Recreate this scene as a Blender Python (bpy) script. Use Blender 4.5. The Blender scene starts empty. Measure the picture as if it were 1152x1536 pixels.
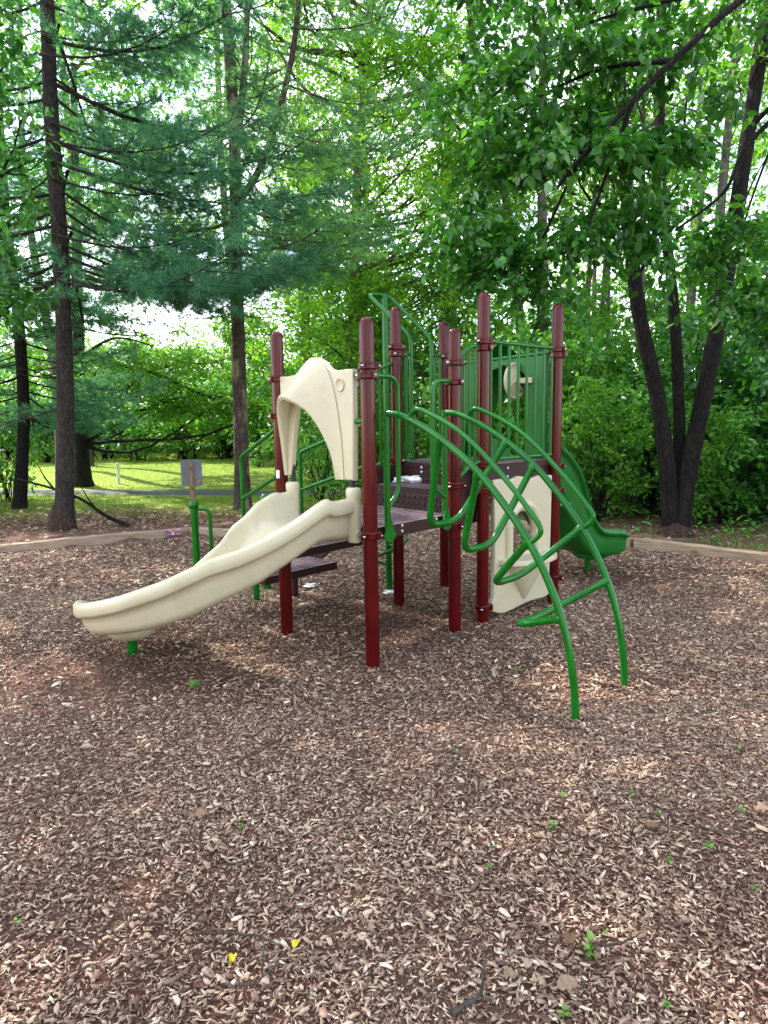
import bpy, bmesh, math, random
import numpy as np
from mathutils import Vector, Matrix
random.seed(7)
RNG = np.random.default_rng(11)
S = bpy.context.scene
COL = S.collection
PI = math.pi
V = np.array

# ------------------------------------------------------------------ materials
def new_mat(name):
    m = bpy.data.materials.new(name); m.use_nodes = True
    nt = m.node_tree; nt.nodes.clear()
    out = nt.nodes.new('ShaderNodeOutputMaterial')
    return m, nt, out
def nd(nt, kind, **kw):
    n = nt.nodes.new(kind)
    for k, v in kw.items():
        if k in n.inputs.keys(): n.inputs[k].default_value = v
        else: setattr(n, k, v)
    return n
def ramp(nt, stops, fac=None):
    r = nt.nodes.new('ShaderNodeValToRGB'); e = r.color_ramp.elements
    e[0].position, e[0].color = stops[0][0], (*stops[0][1], 1)
    e[1].position, e[1].color = stops[-1][0], (*stops[-1][1], 1)
    for p, c in stops[1:-1]:
        x = e.new(p); x.color = (*c, 1)
    if fac is not None: nt.links.new(fac, r.inputs[0])
    return r
def coords(nt, scale=1.0, kind='Object'):
    tc = nt.nodes.new('ShaderNodeTexCoord'); mp = nt.nodes.new('ShaderNodeMapping')
    mp.inputs['Scale'].default_value = scale if hasattr(scale, '__len__') else (scale,) * 3
    nt.links.new(tc.outputs[kind], mp.inputs[0]); return mp.outputs[0]

def coated(name, base, rough, var=0.25, grain=0.0, spec=0.5, coat=0.0, vscale=6.0, dirt=None):
    """painted or moulded surface: colour drifts a little, roughness is uneven, fine orange-peel bump"""
    m, nt, out = new_mat(name)
    b = nd(nt, 'ShaderNodeBsdfPrincipled'); co = coords(nt)
    n1 = nd(nt, 'ShaderNodeTexNoise', Scale=vscale, Detail=6.0, Roughness=0.6); nt.links.new(co, n1.inputs[0])
    lo = tuple(c * (1 - var) for c in base); hi = tuple(min(1, c * (1 + var)) for c in base)
    r = ramp(nt, [(0.3, lo), (0.7, hi)], n1.outputs[0]); colour = r.outputs[0]
    if grain:
        n2 = nd(nt, 'ShaderNodeTexNoise', Scale=260.0, Detail=2.0); nt.links.new(co, n2.inputs[0])
        r2 = ramp(nt, [(0.35, (1 - grain,) * 3), (0.6, (1.0,) * 3)], n2.outputs[0])
        mx = nd(nt, 'ShaderNodeMixRGB', blend_type='MULTIPLY'); mx.inputs[0].default_value = 1
        nt.links.new(colour, mx.inputs[1]); nt.links.new(r2.outputs[0], mx.inputs[2]); colour = mx.outputs[0]
    if dirt:
        n3 = nd(nt, 'ShaderNodeTexNoise', Scale=3.2, Detail=9.0, Roughness=0.75); nt.links.new(co, n3.inputs[0])
        r3 = ramp(nt, [(0.54, (0, 0, 0)), (0.74, (0.55,) * 3)], n3.outputs[0])
        mx = nd(nt, 'ShaderNodeMixRGB'); nt.links.new(r3.outputs[0], mx.inputs[0]); nt.links.new(colour, mx.inputs[1])
        mx.inputs[2].default_value = (*dirt, 1); colour = mx.outputs[0]
    nt.links.new(colour, b.inputs['Base Color'])
    rr = nd(nt, 'ShaderNodeMapRange'); rr.inputs[3].default_value = max(0.05, rough - 0.08); rr.inputs[4].default_value = rough + 0.12
    nt.links.new(n1.outputs[0], rr.inputs[0]); nt.links.new(rr.outputs[0], b.inputs['Roughness'])
    b.inputs['Specular IOR Level'].default_value = spec; b.inputs['Coat Weight'].default_value = coat
    n4 = nd(nt, 'ShaderNodeTexNoise', Scale=180.0, Detail=3.0); nt.links.new(co, n4.inputs[0])
    bp = nd(nt, 'ShaderNodeBump', Strength=0.12, Distance=0.002); nt.links.new(n4.outputs[0], bp.inputs['Height'])
    nt.links.new(bp.outputs[0], b.inputs['Normal'])
    nt.links.new(b.outputs[0], out.inputs[0]); return m

MAROON = coated('maroon_powder_coat', (0.074, 0.0024, 0.0034), 0.15, 0.18, spec=0.28)
GREEN = coated('green_powder_coat', (0.003, 0.115, 0.007), 0.17, 0.18, spec=0.36)
GREENP = coated('green_plastic', (0.003, 0.125, 0.012), 0.36, 0.15)
TEAL = coated('teal_plastic', (0.01, 0.12, 0.11), 0.4, 0.15)
def rubbed(m, tint):
    nt = m.node_tree; b = nt.nodes['Principled BSDF']; src = b.inputs['Base Color'].links[0].from_socket
    n = nd(nt, 'ShaderNodeTexNoise', Scale=5.0, Detail=8.0, Roughness=0.7); nt.links.new(coords(nt, (2.2, 2.2, 9.0)), n.inputs[0])
    r = ramp(nt, [(0.58, (0, 0, 0)), (0.70, (0.42,) * 3)], n.outputs[0]); mx = nd(nt, 'ShaderNodeMixRGB'); mx.inputs[2].default_value = (*tint, 1)
    nt.links.new(r.outputs[0], mx.inputs[0]); nt.links.new(src, mx.inputs[1]); nt.links.new(mx.outputs[0], b.inputs['Base Color']); return m
CREAM = coated('cream_plastic', (0.53, 0.465, 0.315), 0.33, 0.05, grain=0.14, dirt=(0.34, 0.28, 0.18))
rubbed(CREAM, (0.45, 0.39, 0.27))
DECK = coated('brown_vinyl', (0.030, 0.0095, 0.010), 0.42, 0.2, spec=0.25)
DECK_SKY_TINT = coated('brown_vinyl_sky_tint', (0.13, 0.085, 0.10), 0.42, 0.2, spec=0.6, dirt=(0.19, 0.14, 0.12))  # lighter vinyl for upper faces, sky sheen painted into the colour
BLACK = coated('black_tube', (0.012, 0.012, 0.014), 0.4)
STEEL = coated('bolt_steel', (0.7, 0.7, 0.72), 0.3); STEEL.node_tree.nodes['Principled BSDF'].inputs['Metallic'].default_value = 0.8
SIGNBACK = coated('sign_back_metal', (0.105, 0.12, 0.14), 0.42, 0.15, dirt=(0.2, 0.2, 0.2))
WHITE = coated('white_paper', (0.8, 0.8, 0.8), 0.8)
PINK = coated('pink_ribbon', (0.62, 0.28, 0.52), 0.5, 0.35, vscale=25)
RED = coated('red_print', (0.6, 0.12, 0.06), 0.6)

def leaf_mat(name, stops, trans=0.42, rough=0.45, spec=0.35, tcol=1.6):
    m, nt, out = new_mat(name)
    a = nd(nt, 'ShaderNodeAttribute', attribute_name='rnd')
    r = ramp(nt, stops, a.outputs['Fac'])
    b = nd(nt, 'ShaderNodeBsdfPrincipled', Roughness=rough); b.inputs['Specular IOR Level'].default_value = spec
    nt.links.new(r.outputs[0], b.inputs['Base Color'])
    t = nd(nt, 'ShaderNodeBsdfTranslucent')
    h = nd(nt, 'ShaderNodeMixRGB', blend_type='MULTIPLY'); h.inputs[0].default_value = 1
    h.inputs[2].default_value = (tcol * 1.05, tcol, tcol * 0.45, 1)
    nt.links.new(r.outputs[0], h.inputs[1]); nt.links.new(h.outputs[0], t.inputs[0])
    mx = nd(nt, 'ShaderNodeMixShader'); mx.inputs[0].default_value = trans
    nt.links.new(b.outputs[0], mx.inputs[1]); nt.links.new(t.outputs[0], mx.inputs[2])
    nt.links.new(mx.outputs[0], out.inputs[0]); return m

L_OAK = leaf_mat('oak_leaf', [(0, (0.07, 0.20, 0.018)), (0.5, (0.13, 0.31, 0.03)), (1, (0.22, 0.42, 0.05))], 0.5, 0.5, 0.2)
L_MID = leaf_mat('woodland_leaf', [(0, (0.045, 0.15, 0.018)), (0.55, (0.09, 0.25, 0.03)), (1, (0.17, 0.36, 0.055))], 0.47, 0.5, 0.2)
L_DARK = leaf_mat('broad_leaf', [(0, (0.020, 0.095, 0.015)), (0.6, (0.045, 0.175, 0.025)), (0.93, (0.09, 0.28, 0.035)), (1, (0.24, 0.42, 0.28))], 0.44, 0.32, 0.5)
L_FAR = leaf_mat('far_leaf', [(0, (0.055, 0.16, 0.018)), (0.5, (0.11, 0.27, 0.032)), (1, (0.20, 0.38, 0.06))], 0.46, 0.5, 0.2)
L_SHRUB = leaf_mat('shrub_leaf', [(0, (0.045, 0.16, 0.022)), (0.6, (0.10, 0.30, 0.045)), (1, (0.22, 0.46, 0.10))], 0.42, 0.36, 0.5)
L_PINE = leaf_mat('pine_needle', [(0, (0.035, 0.14, 0.10)), (0.5, (0.07, 0.225, 0.145)), (1, (0.16, 0.36, 0.17))], 0.48, 0.5, 0.3, 1.5)
L_PINE2 = leaf_mat('light_pine_needle', [(0, (0.05, 0.15, 0.075)), (0.5, (0.095, 0.25, 0.12)), (1, (0.19, 0.38, 0.14))], 0.48, 0.5, 0.3, 1.6)
L_SEED = leaf_mat('seedling_leaf', [(0, (0.07, 0.21, 0.03)), (1, (0.2, 0.36, 0.07))], 0.35)
L_GRASS = leaf_mat('grass_blade', [(0, (0.08, 0.18, 0.02)), (0.6, (0.15, 0.25, 0.035)), (1, (0.30, 0.32, 0.09))], 0.35)
L_DEAD = leaf_mat('dead_leaf', [(0, (0.12, 0.06, 0.035)), (0.5, (0.26, 0.16, 0.10)), (1, (0.42, 0.33, 0.24))], 0.15, 0.6, 0.2, 1.0)
L_YELLOW = leaf_mat('yellow_leaf', [(0, (0.6, 0.45, 0.02)), (1, (0.75, 0.6, 0.05))], 0.25, 0.5, 0.3, 1.1)

def bark_mat(name, dark, light, patch=None, moss=0.0):
    m, nt, out = new_mat(name)
    b = nd(nt, 'ShaderNodeBsdfPrincipled', Roughness=0.9); b.inputs['Specular IOR Level'].default_value = 0.2
    co = coords(nt, (1, 1, 0.22))
    v = nd(nt, 'ShaderNodeTexVoronoi', Scale=34.0, feature='DISTANCE_TO_EDGE'); n = nd(nt, 'ShaderNodeTexNoise', Scale=9.0, Detail=8.0, Roughness=0.7)
    nt.links.new(co, n.inputs[0])
    w = nd(nt, 'ShaderNodeMixRGB', blend_type='ADD'); w.inputs[0].default_value = 0.12
    nt.links.new(co, w.inputs[1]); nt.links.new(n.outputs['Color'], w.inputs[2]); nt.links.new(w.outputs[0], v.inputs[0])
    r = ramp(nt, [(0.0, dark), (0.12, tuple((a + c) / 2 for a, c in zip(dark, light))), (0.6, light)], v.outputs[0])
    r2 = ramp(nt, [(0.3, (0.55,) * 3), (0.7, (1.25,) * 3)], n.outputs[0])
    mx = nd(nt, 'ShaderNodeMixRGB', blend_type='MULTIPLY'); mx.inputs[0].default_value = 1
    nt.links.new(r.outputs[0], mx.inputs[1]); nt.links.new(r2.outputs[0], mx.inputs[2]); c = mx.outputs[0]
    if patch:
        n2 = nd(nt, 'ShaderNodeTexNoise', Scale=2.6, Detail=6.0, Roughness=0.65); co2 = coords(nt, (1.6, 1.6, 0.55)); nt.links.new(co2, n2.inputs[0])
        r3 = ramp(nt, [(0.52, (0, 0, 0)), (0.6, (0.8,) * 3)], n2.outputs[0])
        m2 = nd(nt, 'ShaderNodeMixRGB'); nt.links.new(r3.outputs[0], m2.inputs[0]); nt.links.new(c, m2.inputs[1]); m2.inputs[2].default_value = (*patch, 1); c = m2.outputs[0]
    nt.links.new(c, b.inputs['Base Color'])
    bp = nd(nt, 'ShaderNodeBump', Strength=1.0, Distance=0.045); nt.links.new(v.outputs[0], bp.inputs['Height']); nt.links.new(bp.outputs[0], b.inputs['Normal'])
    nt.links.new(b.outputs[0], out.inputs[0]); return m
B_PINE = bark_mat('pine_bark', (0.03, 0.024, 0.022), (0.13, 0.105, 0.095))
B_PATCH = bark_mat('flaking_bark', (0.045, 0.033, 0.027), (0.20, 0.155, 0.12), (0.38, 0.29, 0.20))
B_DARK = bark_mat('dark_bark', (0.007, 0.006, 0.006), (0.046, 0.037, 0.033))
B_CLAY = bark_mat('clay_stained_bark', (0.045, 0.026, 0.020), (0.17, 0.10, 0.078))
B_GREY = bark_mat('pale_bark', (0.08, 0.07, 0.06), (0.26, 0.235, 0.2))
B_TWIG = bark_mat('twig_bark', (0.08, 0.055, 0.042), (0.27, 0.20, 0.155))

def chip_mat():
    m, nt, out = new_mat('wood_chip')
    a = nd(nt, 'ShaderNodeAttribute', attribute_name='rnd')
    r = ramp(nt, [(0, (0.068, 0.033, 0.024)), (0.28, (0.150, 0.080, 0.057)), (0.48, (0.285, 0.175, 0.122)), (0.7, (0.455, 0.313, 0.215)), (0.9, (0.63, 0.48, 0.345)), (1, (0.74, 0.62, 0.47))], a.outputs['Fac'])
    n = nd(nt, 'ShaderNodeTexNoise', Scale=55.0, Detail=5.0); nt.links.new(coords(nt), n.inputs[0])
    r2 = ramp(nt, [(0.3, (0.7,) * 3), (0.7, (1.15,) * 3)], n.outputs[0])
    mx = nd(nt, 'ShaderNodeMixRGB', blend_type='MULTIPLY'); mx.inputs[0].default_value = 1
    nt.links.new(r.outputs[0], mx.inputs[1]); nt.links.new(r2.outputs[0], mx.inputs[2])
    b = nd(nt, 'ShaderNodeBsdfPrincipled', Roughness=0.75); b.inputs['Specular IOR Level'].default_value = 0.3
    nt.links.new(mx.outputs[0], b.inputs['Base Color']); nt.links.new(b.outputs[0], out.inputs[0]); return m
CHIP = chip_mat()

def soil_mat(name, stops, fine=38.0, bump=0.6):
    m, nt, out = new_mat(name)
    co = coords(nt); n = nd(nt, 'ShaderNodeTexNoise', Scale=fine, Detail=8.0, Roughness=0.7); nt.links.new(co, n.inputs[0])
    n2 = nd(nt, 'ShaderNodeTexNoise', Scale=0.9, Detail=5.0); nt.links.new(co, n2.inputs[0])
    mx = nd(nt, 'ShaderNodeMixRGB'); mx.inputs[0].default_value = 0.45
    nt.links.new(n.outputs[0], mx.inputs[1]); nt.links.new(n2.outputs[0], mx.inputs[2])
    r = ramp(nt, stops, mx.outputs[0])
    b = nd(nt, 'ShaderNodeBsdfPrincipled', Roughness=0.95); b.inputs['Specular IOR Level'].default_value = 0.15
    nt.links.new(r.outputs[0], b.inputs['Base Color'])
    bp = nd(nt, 'ShaderNodeBump', Strength=bump, Distance=0.02); nt.links.new(n.outputs[0], bp.inputs['Height']); nt.links.new(bp.outputs[0], b.inputs['Normal'])
    nt.links.new(b.outputs[0], out.inputs[0]); return m
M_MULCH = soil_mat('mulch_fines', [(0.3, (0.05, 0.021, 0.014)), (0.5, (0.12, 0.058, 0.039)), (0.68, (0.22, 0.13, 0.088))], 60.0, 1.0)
M_ROAD = soil_mat('asphalt', [(0.3, (0.075, 0.08, 0.08)), (0.7, (0.13, 0.135, 0.135))], 80.0, 0.2)

def ground_mat():
    """one sheet: reddish dirt near the trees, lawn further back, leaf mould in the wood"""
    m, nt, out = new_mat('ground_soil_and_grass')
    g = nt.nodes.new('ShaderNodeNewGeometry'); sx = nt.nodes.new('ShaderNodeSeparateXYZ'); nt.links.new(g.outputs['Position'], sx.inputs[0])
    co = coords(nt); nf = nd(nt, 'ShaderNodeTexNoise', Scale=30.0, Detail=8.0, Roughness=0.75); nt.links.new(co, nf.inputs[0])
    nm = nd(nt, 'ShaderNodeTexNoise', Scale=0.8, Detail=6.0, Roughness=0.6); nt.links.new(co, nm.inputs[0])
    nl = nd(nt, 'ShaderNodeTexNoise', Scale=0.25, Detail=5.0); nt.links.new(co, nl.inputs[0])
    dirt = ramp(nt, [(0.3, (0.06, 0.03, 0.022)), (0.5, (0.16, 0.088, 0.065)), (0.7, (0.30, 0.19, 0.15))], nf.outputs[0])
    lawn = ramp(nt, [(0.3, (0.15, 0.22, 0.025)), (0.5, (0.23, 0.31, 0.045)), (0.72, (0.34, 0.38, 0.09))], nl.outputs[0])
    lv = ramp(nt, [(0.3, (0.6,) * 3), (0.7, (1.25,) * 3)], nf.outputs[0])
    lm = nd(nt, 'ShaderNodeMixRGB', blend_type='MULTIPLY'); lm.inputs[0].default_value = 1
    nt.links.new(lawn.outputs[0], lm.inputs[1]); nt.links.new(lv.outputs[0], lm.inputs[2])
    # where grass grows: y > ~10.6 on the left, broken by noise; none deep in the wood at x > 1
    ym = nd(nt, 'ShaderNodeMapRange', clamp=True); ym.inputs[1].default_value = 10.2; ym.inputs[2].default_value = 12.2; nt.links.new(sx.outputs[1], ym.inputs[0])
    xm = nd(nt, 'ShaderNodeMapRange', clamp=True); xm.inputs[1].default_value = 2.5; xm.inputs[2].default_value = -0.5; nt.links.new(sx.outputs[0], xm.inputs[0])
    mu = nd(nt, 'ShaderNodeMath', operation='MULTIPLY'); nt.links.new(ym.outputs[0], mu.inputs[0]); nt.links.new(xm.outputs[0], mu.inputs[1])
    nr = nd(nt, 'ShaderNodeMapRange', clamp=True); nr.inputs[1].default_value = 0.35; nr.inputs[2].default_value = 0.65; nr.inputs[3].default_value = -0.5; nr.inputs[4].default_value = 0.5
    nt.links.new(nm.outputs[0], nr.inputs[0])
    ad = nd(nt, 'ShaderNodeMath', operation='ADD', use_clamp=True); nt.links.new(mu.outputs[0], ad.inputs[0]); nt.links.new(nr.outputs[0], ad.inputs[1])
    m2 = nd(nt, 'ShaderNodeMath', operation='MULTIPLY', use_clamp=True); nt.links.new(ad.outputs[0], m2.inputs[0]); nt.links.new(mu.outputs[0], m2.inputs[1])
    m3 = nd(nt, 'ShaderNodeMath', operation='MULTIPLY', use_clamp=True); nt.links.new(m2.outputs[0], m3.inputs[0]); m3.inputs[1].default_value = 1.5
    mx = nd(nt, 'ShaderNodeMixRGB'); nt.links.new(m3.outputs[0], mx.inputs[0]); nt.links.new(dirt.outputs[0], mx.inputs[1]); nt.links.new(lm.outputs[0], mx.inputs[2])
    b = nd(nt, 'ShaderNodeBsdfPrincipled', Roughness=0.95); b.inputs['Specular IOR Level'].default_value = 0.15
    nt.links.new(mx.outputs[0], b.inputs['Base Color'])
    bp = nd(nt, 'ShaderNodeBump', Strength=0.7, Distance=0.03); nt.links.new(nf.outputs[0], bp.inputs['Height']); nt.links.new(bp.outputs[0], b.inputs['Normal'])
    nt.links.new(b.outputs[0], out.inputs[0]); return m
M_GROUND = ground_mat()

def timber_mat():
    m, nt, out = new_mat('weathered_timber')
    co = coords(nt, (2, 30, 30)); n = nd(nt, 'ShaderNodeTexNoise', Scale=2.2, Detail=8.0, Roughness=0.7); nt.links.new(co, n.inputs[0])
    r = ramp(nt, [(0.25, (0.15, 0.09, 0.058)), (0.5, (0.32, 0.22, 0.15)), (0.75, (0.50, 0.38, 0.27))], n.outputs[0])
    b = nd(nt, 'ShaderNodeBsdfPrincipled', Roughness=0.85); nt.links.new(r.outputs[0], b.inputs['Base Color'])
    bp = nd(nt, 'ShaderNodeBump', Strength=0.5, Distance=0.01); nt.links.new(n.outputs[0], bp.inputs['Height']); nt.links.new(bp.outputs[0], b.inputs['Normal'])
    nt.links.new(b.outputs[0], out.inputs[0]); return m
TIMBER = timber_mat()

# ------------------------------------------------------------------ mesh helpers
class MB:
    def __init__(s): s.v = []; s.f = []; s.mi = []; s.sm = []
    def add(s, vs, fs, mi=0, smooth=True):
        o = len(s.v); s.v += [tuple(float(c) for c in v) for v in vs]
        for f in fs: s.f.append([i + o for i in f]); s.mi.append(mi); s.sm.append(smooth)
    def tube(s, pts, r, n=10, mi=0, caps=True):
        P = [V(p, float) for p in pts]; k = len(P); R = list(r) if hasattr(r, '__len__') else [r] * k
        T = []
        for i in range(k):
            t = P[min(i + 1, k - 1)] - P[max(i - 1, 0)]; T.append(t / (np.linalg.norm(t) + 1e-12))
        up = V([0, 0, 1.]) if abs(T[0][2]) < 0.9 else V([1., 0, 0])
        u = np.cross(T[0], up); u /= np.linalg.norm(u); vs = []
        for i in range(k):
            u = u - T[i] * (u @ T[i]); u /= (np.linalg.norm(u) + 1e-12); w = np.cross(T[i], u)
            for j in range(n):
                a = 2 * PI * j / n; vs.append(P[i] + R[i] * (math.cos(a) * u + math.sin(a) * w))
        fs = [[i * n + j, i * n + (j + 1) % n, (i + 1) * n + (j + 1) % n, (i + 1) * n + j] for i in range(k - 1) for j in range(n)]
        s.add(vs, fs, mi)
        if caps:
            s.add([vs[j] for j in range(n)][::-1], [list(range(n))], mi, False); s.add(vs[-n:], [list(range(n))], mi, False)
    def lathe(s, c, prof, n=24, mi=0):
        vs = [(c[0] + r * math.cos(2 * PI * j / n), c[1] + r * math.sin(2 * PI * j / n), c[2] + z) for r, z in prof for j in range(n)]
        fs = [[i * n + j, i * n + (j + 1) % n, (i + 1) * n + (j + 1) % n, (i + 1) * n + j] for i in range(len(prof) - 1) for j in range(n)]
        s.add(vs, fs, mi)
    def box(s, c, ax, ay, az, mi=0):
        """centre and three half-extent vectors"""
        c, ax, ay, az = (V(q, float) for q in (c, ax, ay, az))
        vs = [c + i * ax + j * ay + k * az for i in (-1, 1) for j in (-1, 1) for k in (-1, 1)]
        s.add(vs, [[0, 1, 3, 2], [4, 6, 7, 5], [0, 4, 5, 1], [2, 3, 7, 6], [0, 2, 6, 4], [1, 5, 7, 3]], mi, False)
    def loft(s, rings, mi=0, closed=True, cap=True):
        n = len(rings[0]); vs = [p for r in rings for p in r]; m = n if closed else n - 1
        s.add(vs, [[i * n + j, i * n + (j + 1) % n, (i + 1) * n + (j + 1) % n, (i + 1) * n + j] for i in range(len(rings) - 1) for j in range(m)], mi)
        if cap and closed:
            s.add(rings[0][::-1], [list(range(n))], mi, False); s.add(rings[-1], [list(range(n))], mi, False)
    def build(s, name, mats, parent=None, bevel=0.0, origin=None, fix=True):
        me = bpy.data.meshes.new(name)
        o0 = V(origin if origin is not None else (0, 0, 0), float)
        me.from_pydata([tuple(V(v) - o0) for v in s.v], [], s.f)
        for m in (mats if isinstance(mats, (list, tuple)) else [mats]): me.materials.append(m)
        me.polygons.foreach_set('material_index', s.mi); me.polygons.foreach_set('use_smooth', s.sm)
        if fix or bevel:
            bm = bmesh.new(); bm.from_mesh(me)
            bmesh.ops.recalc_face_normals(bm, faces=bm.faces[:])
            if bevel:
                es = [e for e in bm.edges if len(e.link_faces) == 2 and e.calc_face_angle(0) > 0.9]
                if es: bmesh.ops.bevel(bm, geom=es, offset=bevel, segments=2, affect='EDGES', profile=0.6)
                for f in bm.faces: f.smooth = f.smooth
            bm.to_mesh(me); bm.free()
        ob = bpy.data.objects.new(name, me); COL.objects.link(ob)
        ob.location = tuple(o0)
        if parent is not None: attach(ob, parent)
        return ob
def attach(ob, parent):
    ob.parent = parent
    ob.location = Vector(ob.location) - world_loc(parent)
def world_loc(o):
    l = Vector(o.location)
    while o.parent: o = o.parent; l += Vector(o.location)
    return l
def sharp(ob, deg=40):
    ob.data.set_sharp_from_angle(angle=math.radians(deg)); return ob

def cr(pts, n=6, closed=False):
    """Catmull-Rom through the points"""
    P = [V(p, float) for p in pts]; out = []
    for i in range(len(P) - 1):
        a, b, c, d = P[max(i - 1, 0)], P[i], P[i + 1], P[min(i + 2, len(P) - 1)]
        for k in range(n):
            t = k / n; out.append(0.5 * ((2 * b) + (-a + c) * t + (2 * a - 5 * b + 4 * c - d) * t * t + (-a + 3 * b - 3 * c + d) * t ** 3))
    out.append(P[-1]); return out
def bend(pts, r=0.06, n=6):
    """polyline with rounded corners"""
    P = [V(p, float) for p in pts]; out = [P[0]]
    for i in range(1, len(P) - 1):
        a, b, c = P[i - 1], P[i], P[i + 1]
        d1 = a - b; d2 = c - b; l1 = np.linalg.norm(d1); l2 = np.linalg.norm(d2); q = min(r, l1 * 0.45, l2 * 0.45)
        s0 = b + d1 / l1 * q; s1 = b + d2 / l2 * q
        for k in range(n + 1):
            t = k / n; out.append((1 - t) ** 2 * s0 + 2 * t * (1 - t) * b + t * t * s1)
    out.append(P[-1]); return out
def flat_panel(name, outer, holes, thick, org, ex, ez, mat, parent, bev=0.008):
    """outline (s, z) with holes, given thickness along the plane's normal; org + s*ex + z*ez"""
    cu = bpy.data.curves.new('outline', 'CURVE'); cu.dimensions = '2D'; cu.fill_mode = 'BOTH'; cu.extrude = thick / 2 - bev; cu.bevel_depth = bev; cu.bevel_resolution = 2; cu.offset = -bev
    for loop in [outer] + holes:
        sp = cu.splines.new('POLY'); sp.points.add(len(loop) - 1); sp.use_cyclic_u = True
        for p, q in zip(sp.points, loop): p.co = (q[0], q[1], 0, 1)
    tmp = bpy.data.objects.new('outline', cu); COL.objects.link(tmp)
    dg = bpy.context.evaluated_depsgraph_get(); me = bpy.data.meshes.new_from_object(tmp.evaluated_get(dg))
    bpy.data.objects.remove(tmp); bpy.data.curves.remove(cu)
    me.name = name
    ex, ez = V(ex, float), V(ez, float); nn = np.cross(ex, ez); n = len(me.vertices)
    co = np.empty(n * 3); me.vertices.foreach_get('co', co); co = co.reshape(-1, 3)
    o = V(org, float); w = o + co[:, :1] * ex + co[:, 1:2] * ez + co[:, 2:] * nn - V(tuple(world_loc(parent)))
    me.vertices.foreach_set('co', w.ravel()); me.materials.clear(); me.materials.append(mat)
    me.polygons.foreach_set('use_smooth', [True] * len(me.polygons)); me.set_sharp_from_angle(angle=0.6); me.update()
    ob = bpy.data.objects.new(name, me); COL.objects.link(ob); ob.parent = parent; return ob

def raw_mesh(name, verts, faces_flat, per, mat, rnd=None, parent=None, smooth=False):
    """numpy arrays straight into a mesh; rnd is a per-vertex value for the material"""
    me = bpy.data.meshes.new(name); nv = len(verts); nf = len(faces_flat) // per
    me.vertices.add(nv); me.vertices.foreach_set('co', np.ascontiguousarray(verts, dtype=np.float32).ravel())
    me.loops.add(nf * per); me.loops.foreach_set('vertex_index', np.ascontiguousarray(faces_flat, dtype=np.int32))
    me.polygons.add(nf); me.polygons.foreach_set('loop_start', np.arange(0, nf * per, per, dtype=np.int32)); me.polygons.foreach_set('loop_total', np.full(nf, per, dtype=np.int32))
    if smooth: me.polygons.foreach_set('use_smooth', np.ones(nf, dtype=bool))
    if rnd is not None:
        at = me.attributes.new('rnd', 'FLOAT', 'POINT'); at.data.foreach_set('value', np.ascontiguousarray(rnd, dtype=np.float32))
    me.update(calc_edges=True); me.materials.append(mat)
    ob = bpy.data.objects.new(name, me); COL.objects.link(ob)
    if parent is not None: ob.parent = parent
    return ob
def unit(a): return a / (np.linalg.norm(a, axis=-1, keepdims=True) + 1e-9)
def rand_dir(n, rng, zs=1.0):
    d = rng.normal(size=(n, 3)); d[:, 2] *= zs; return unit(d)
def leaf_geo(P, axis, nrm, L, W, rnd, fold=0.12, fine=False):
    """leaf blades as folded kites (or 6-point ovals when fine); returns verts, faces, per, rnd"""
    n = len(P); axis = unit(axis); side = unit(np.cross(axis, nrm)); up = np.cross(side, axis)
    L = L[:, None]; W = W[:, None]
    if not fine:
        v = np.stack([P, P + axis * L * .45 + side * W * .5 + up * W * fold, P + axis * L, P + axis * L * .45 - side * W * .5 + up * W * fold], 1).reshape(-1, 3)
        b = np.arange(n)[:, None] * 4; f = np.concatenate([b + V([[0, 1, 2]]), b + V([[0, 2, 3]])], 1).ravel()
        return v, f, 3, np.repeat(rnd, 4)
    q = [P, P + axis * L * .28 + side * W * .46 + up * W * fold, P + axis * L * .62 + side * W * .40 + up * W * fold * .8, P + axis * L - up * L * .06, P + axis * L * .62 - side * W * .40 + up * W * fold * .8, P + axis * L * .28 - side * W * .46 + up * W * fold]
    v = np.stack(q, 1).reshape(-1, 3); b = np.arange(n)[:, None] * 6
    f = np.concatenate([b + V([[0, 1, 2, 3]]), b + V([[0, 3, 4, 5]])], 1).ravel()
    return v, f, 4, np.repeat(rnd, 6)
def foliage(C, R, twigs, per, L, rng, flat=0.55, droop=0.25, fine=False, wl=0.55, ball=0.3):
    """leaves on short twigs around clump centres C with radii R"""
    C = np.asarray(C, float); R = np.asarray(R, float); n = len(C)
    ci = np.repeat(np.arange(n), twigs); T = len(ci)
    d = rand_dir(T, rng, flat); s = C[ci] + rand_dir(T, rng, flat) * (R[ci] * ball * rng.random(T))[:, None]
    ln = R[ci] * rng.uniform(.45, 1.0, T)
    ti = np.repeat(np.arange(T), per); N = len(ti); t = rng.uniform(.15, 1.0, N)
    P = s[ti] + d[ti] * (ln[ti] * t)[:, None]; P[:, 2] -= droop * R[ci][ti] * t ** 2 * .6
    P += rng.normal(size=(N, 3)) * L * .35
    ax = d[ti] * .7 + rand_dir(N, rng, .6) * .9; ax[:, 2] -= droop
    nr = rand_dir(N, rng) * .75; nr[:, 2] += .9
    LL = L * rng.uniform(.5, 1.35, N); tone = np.repeat(rng.normal(0, .16, n), twigs)[ti]
    rnd = np.clip(rng.beta(2, 2.2, N) + tone, 0, 1)
    return leaf_geo(P, ax, nr, LL, LL * wl, rnd, fine=fine)
def join_geo(gs):
    vs, fs, rs = [], [], []; o = 0
    for v, f, p, r in gs: vs.append(v); fs.append(f + o); rs.append(r); o += len(v)
    return np.concatenate(vs), np.concatenate(fs), gs[0][2], np.concatenate(rs)

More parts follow.
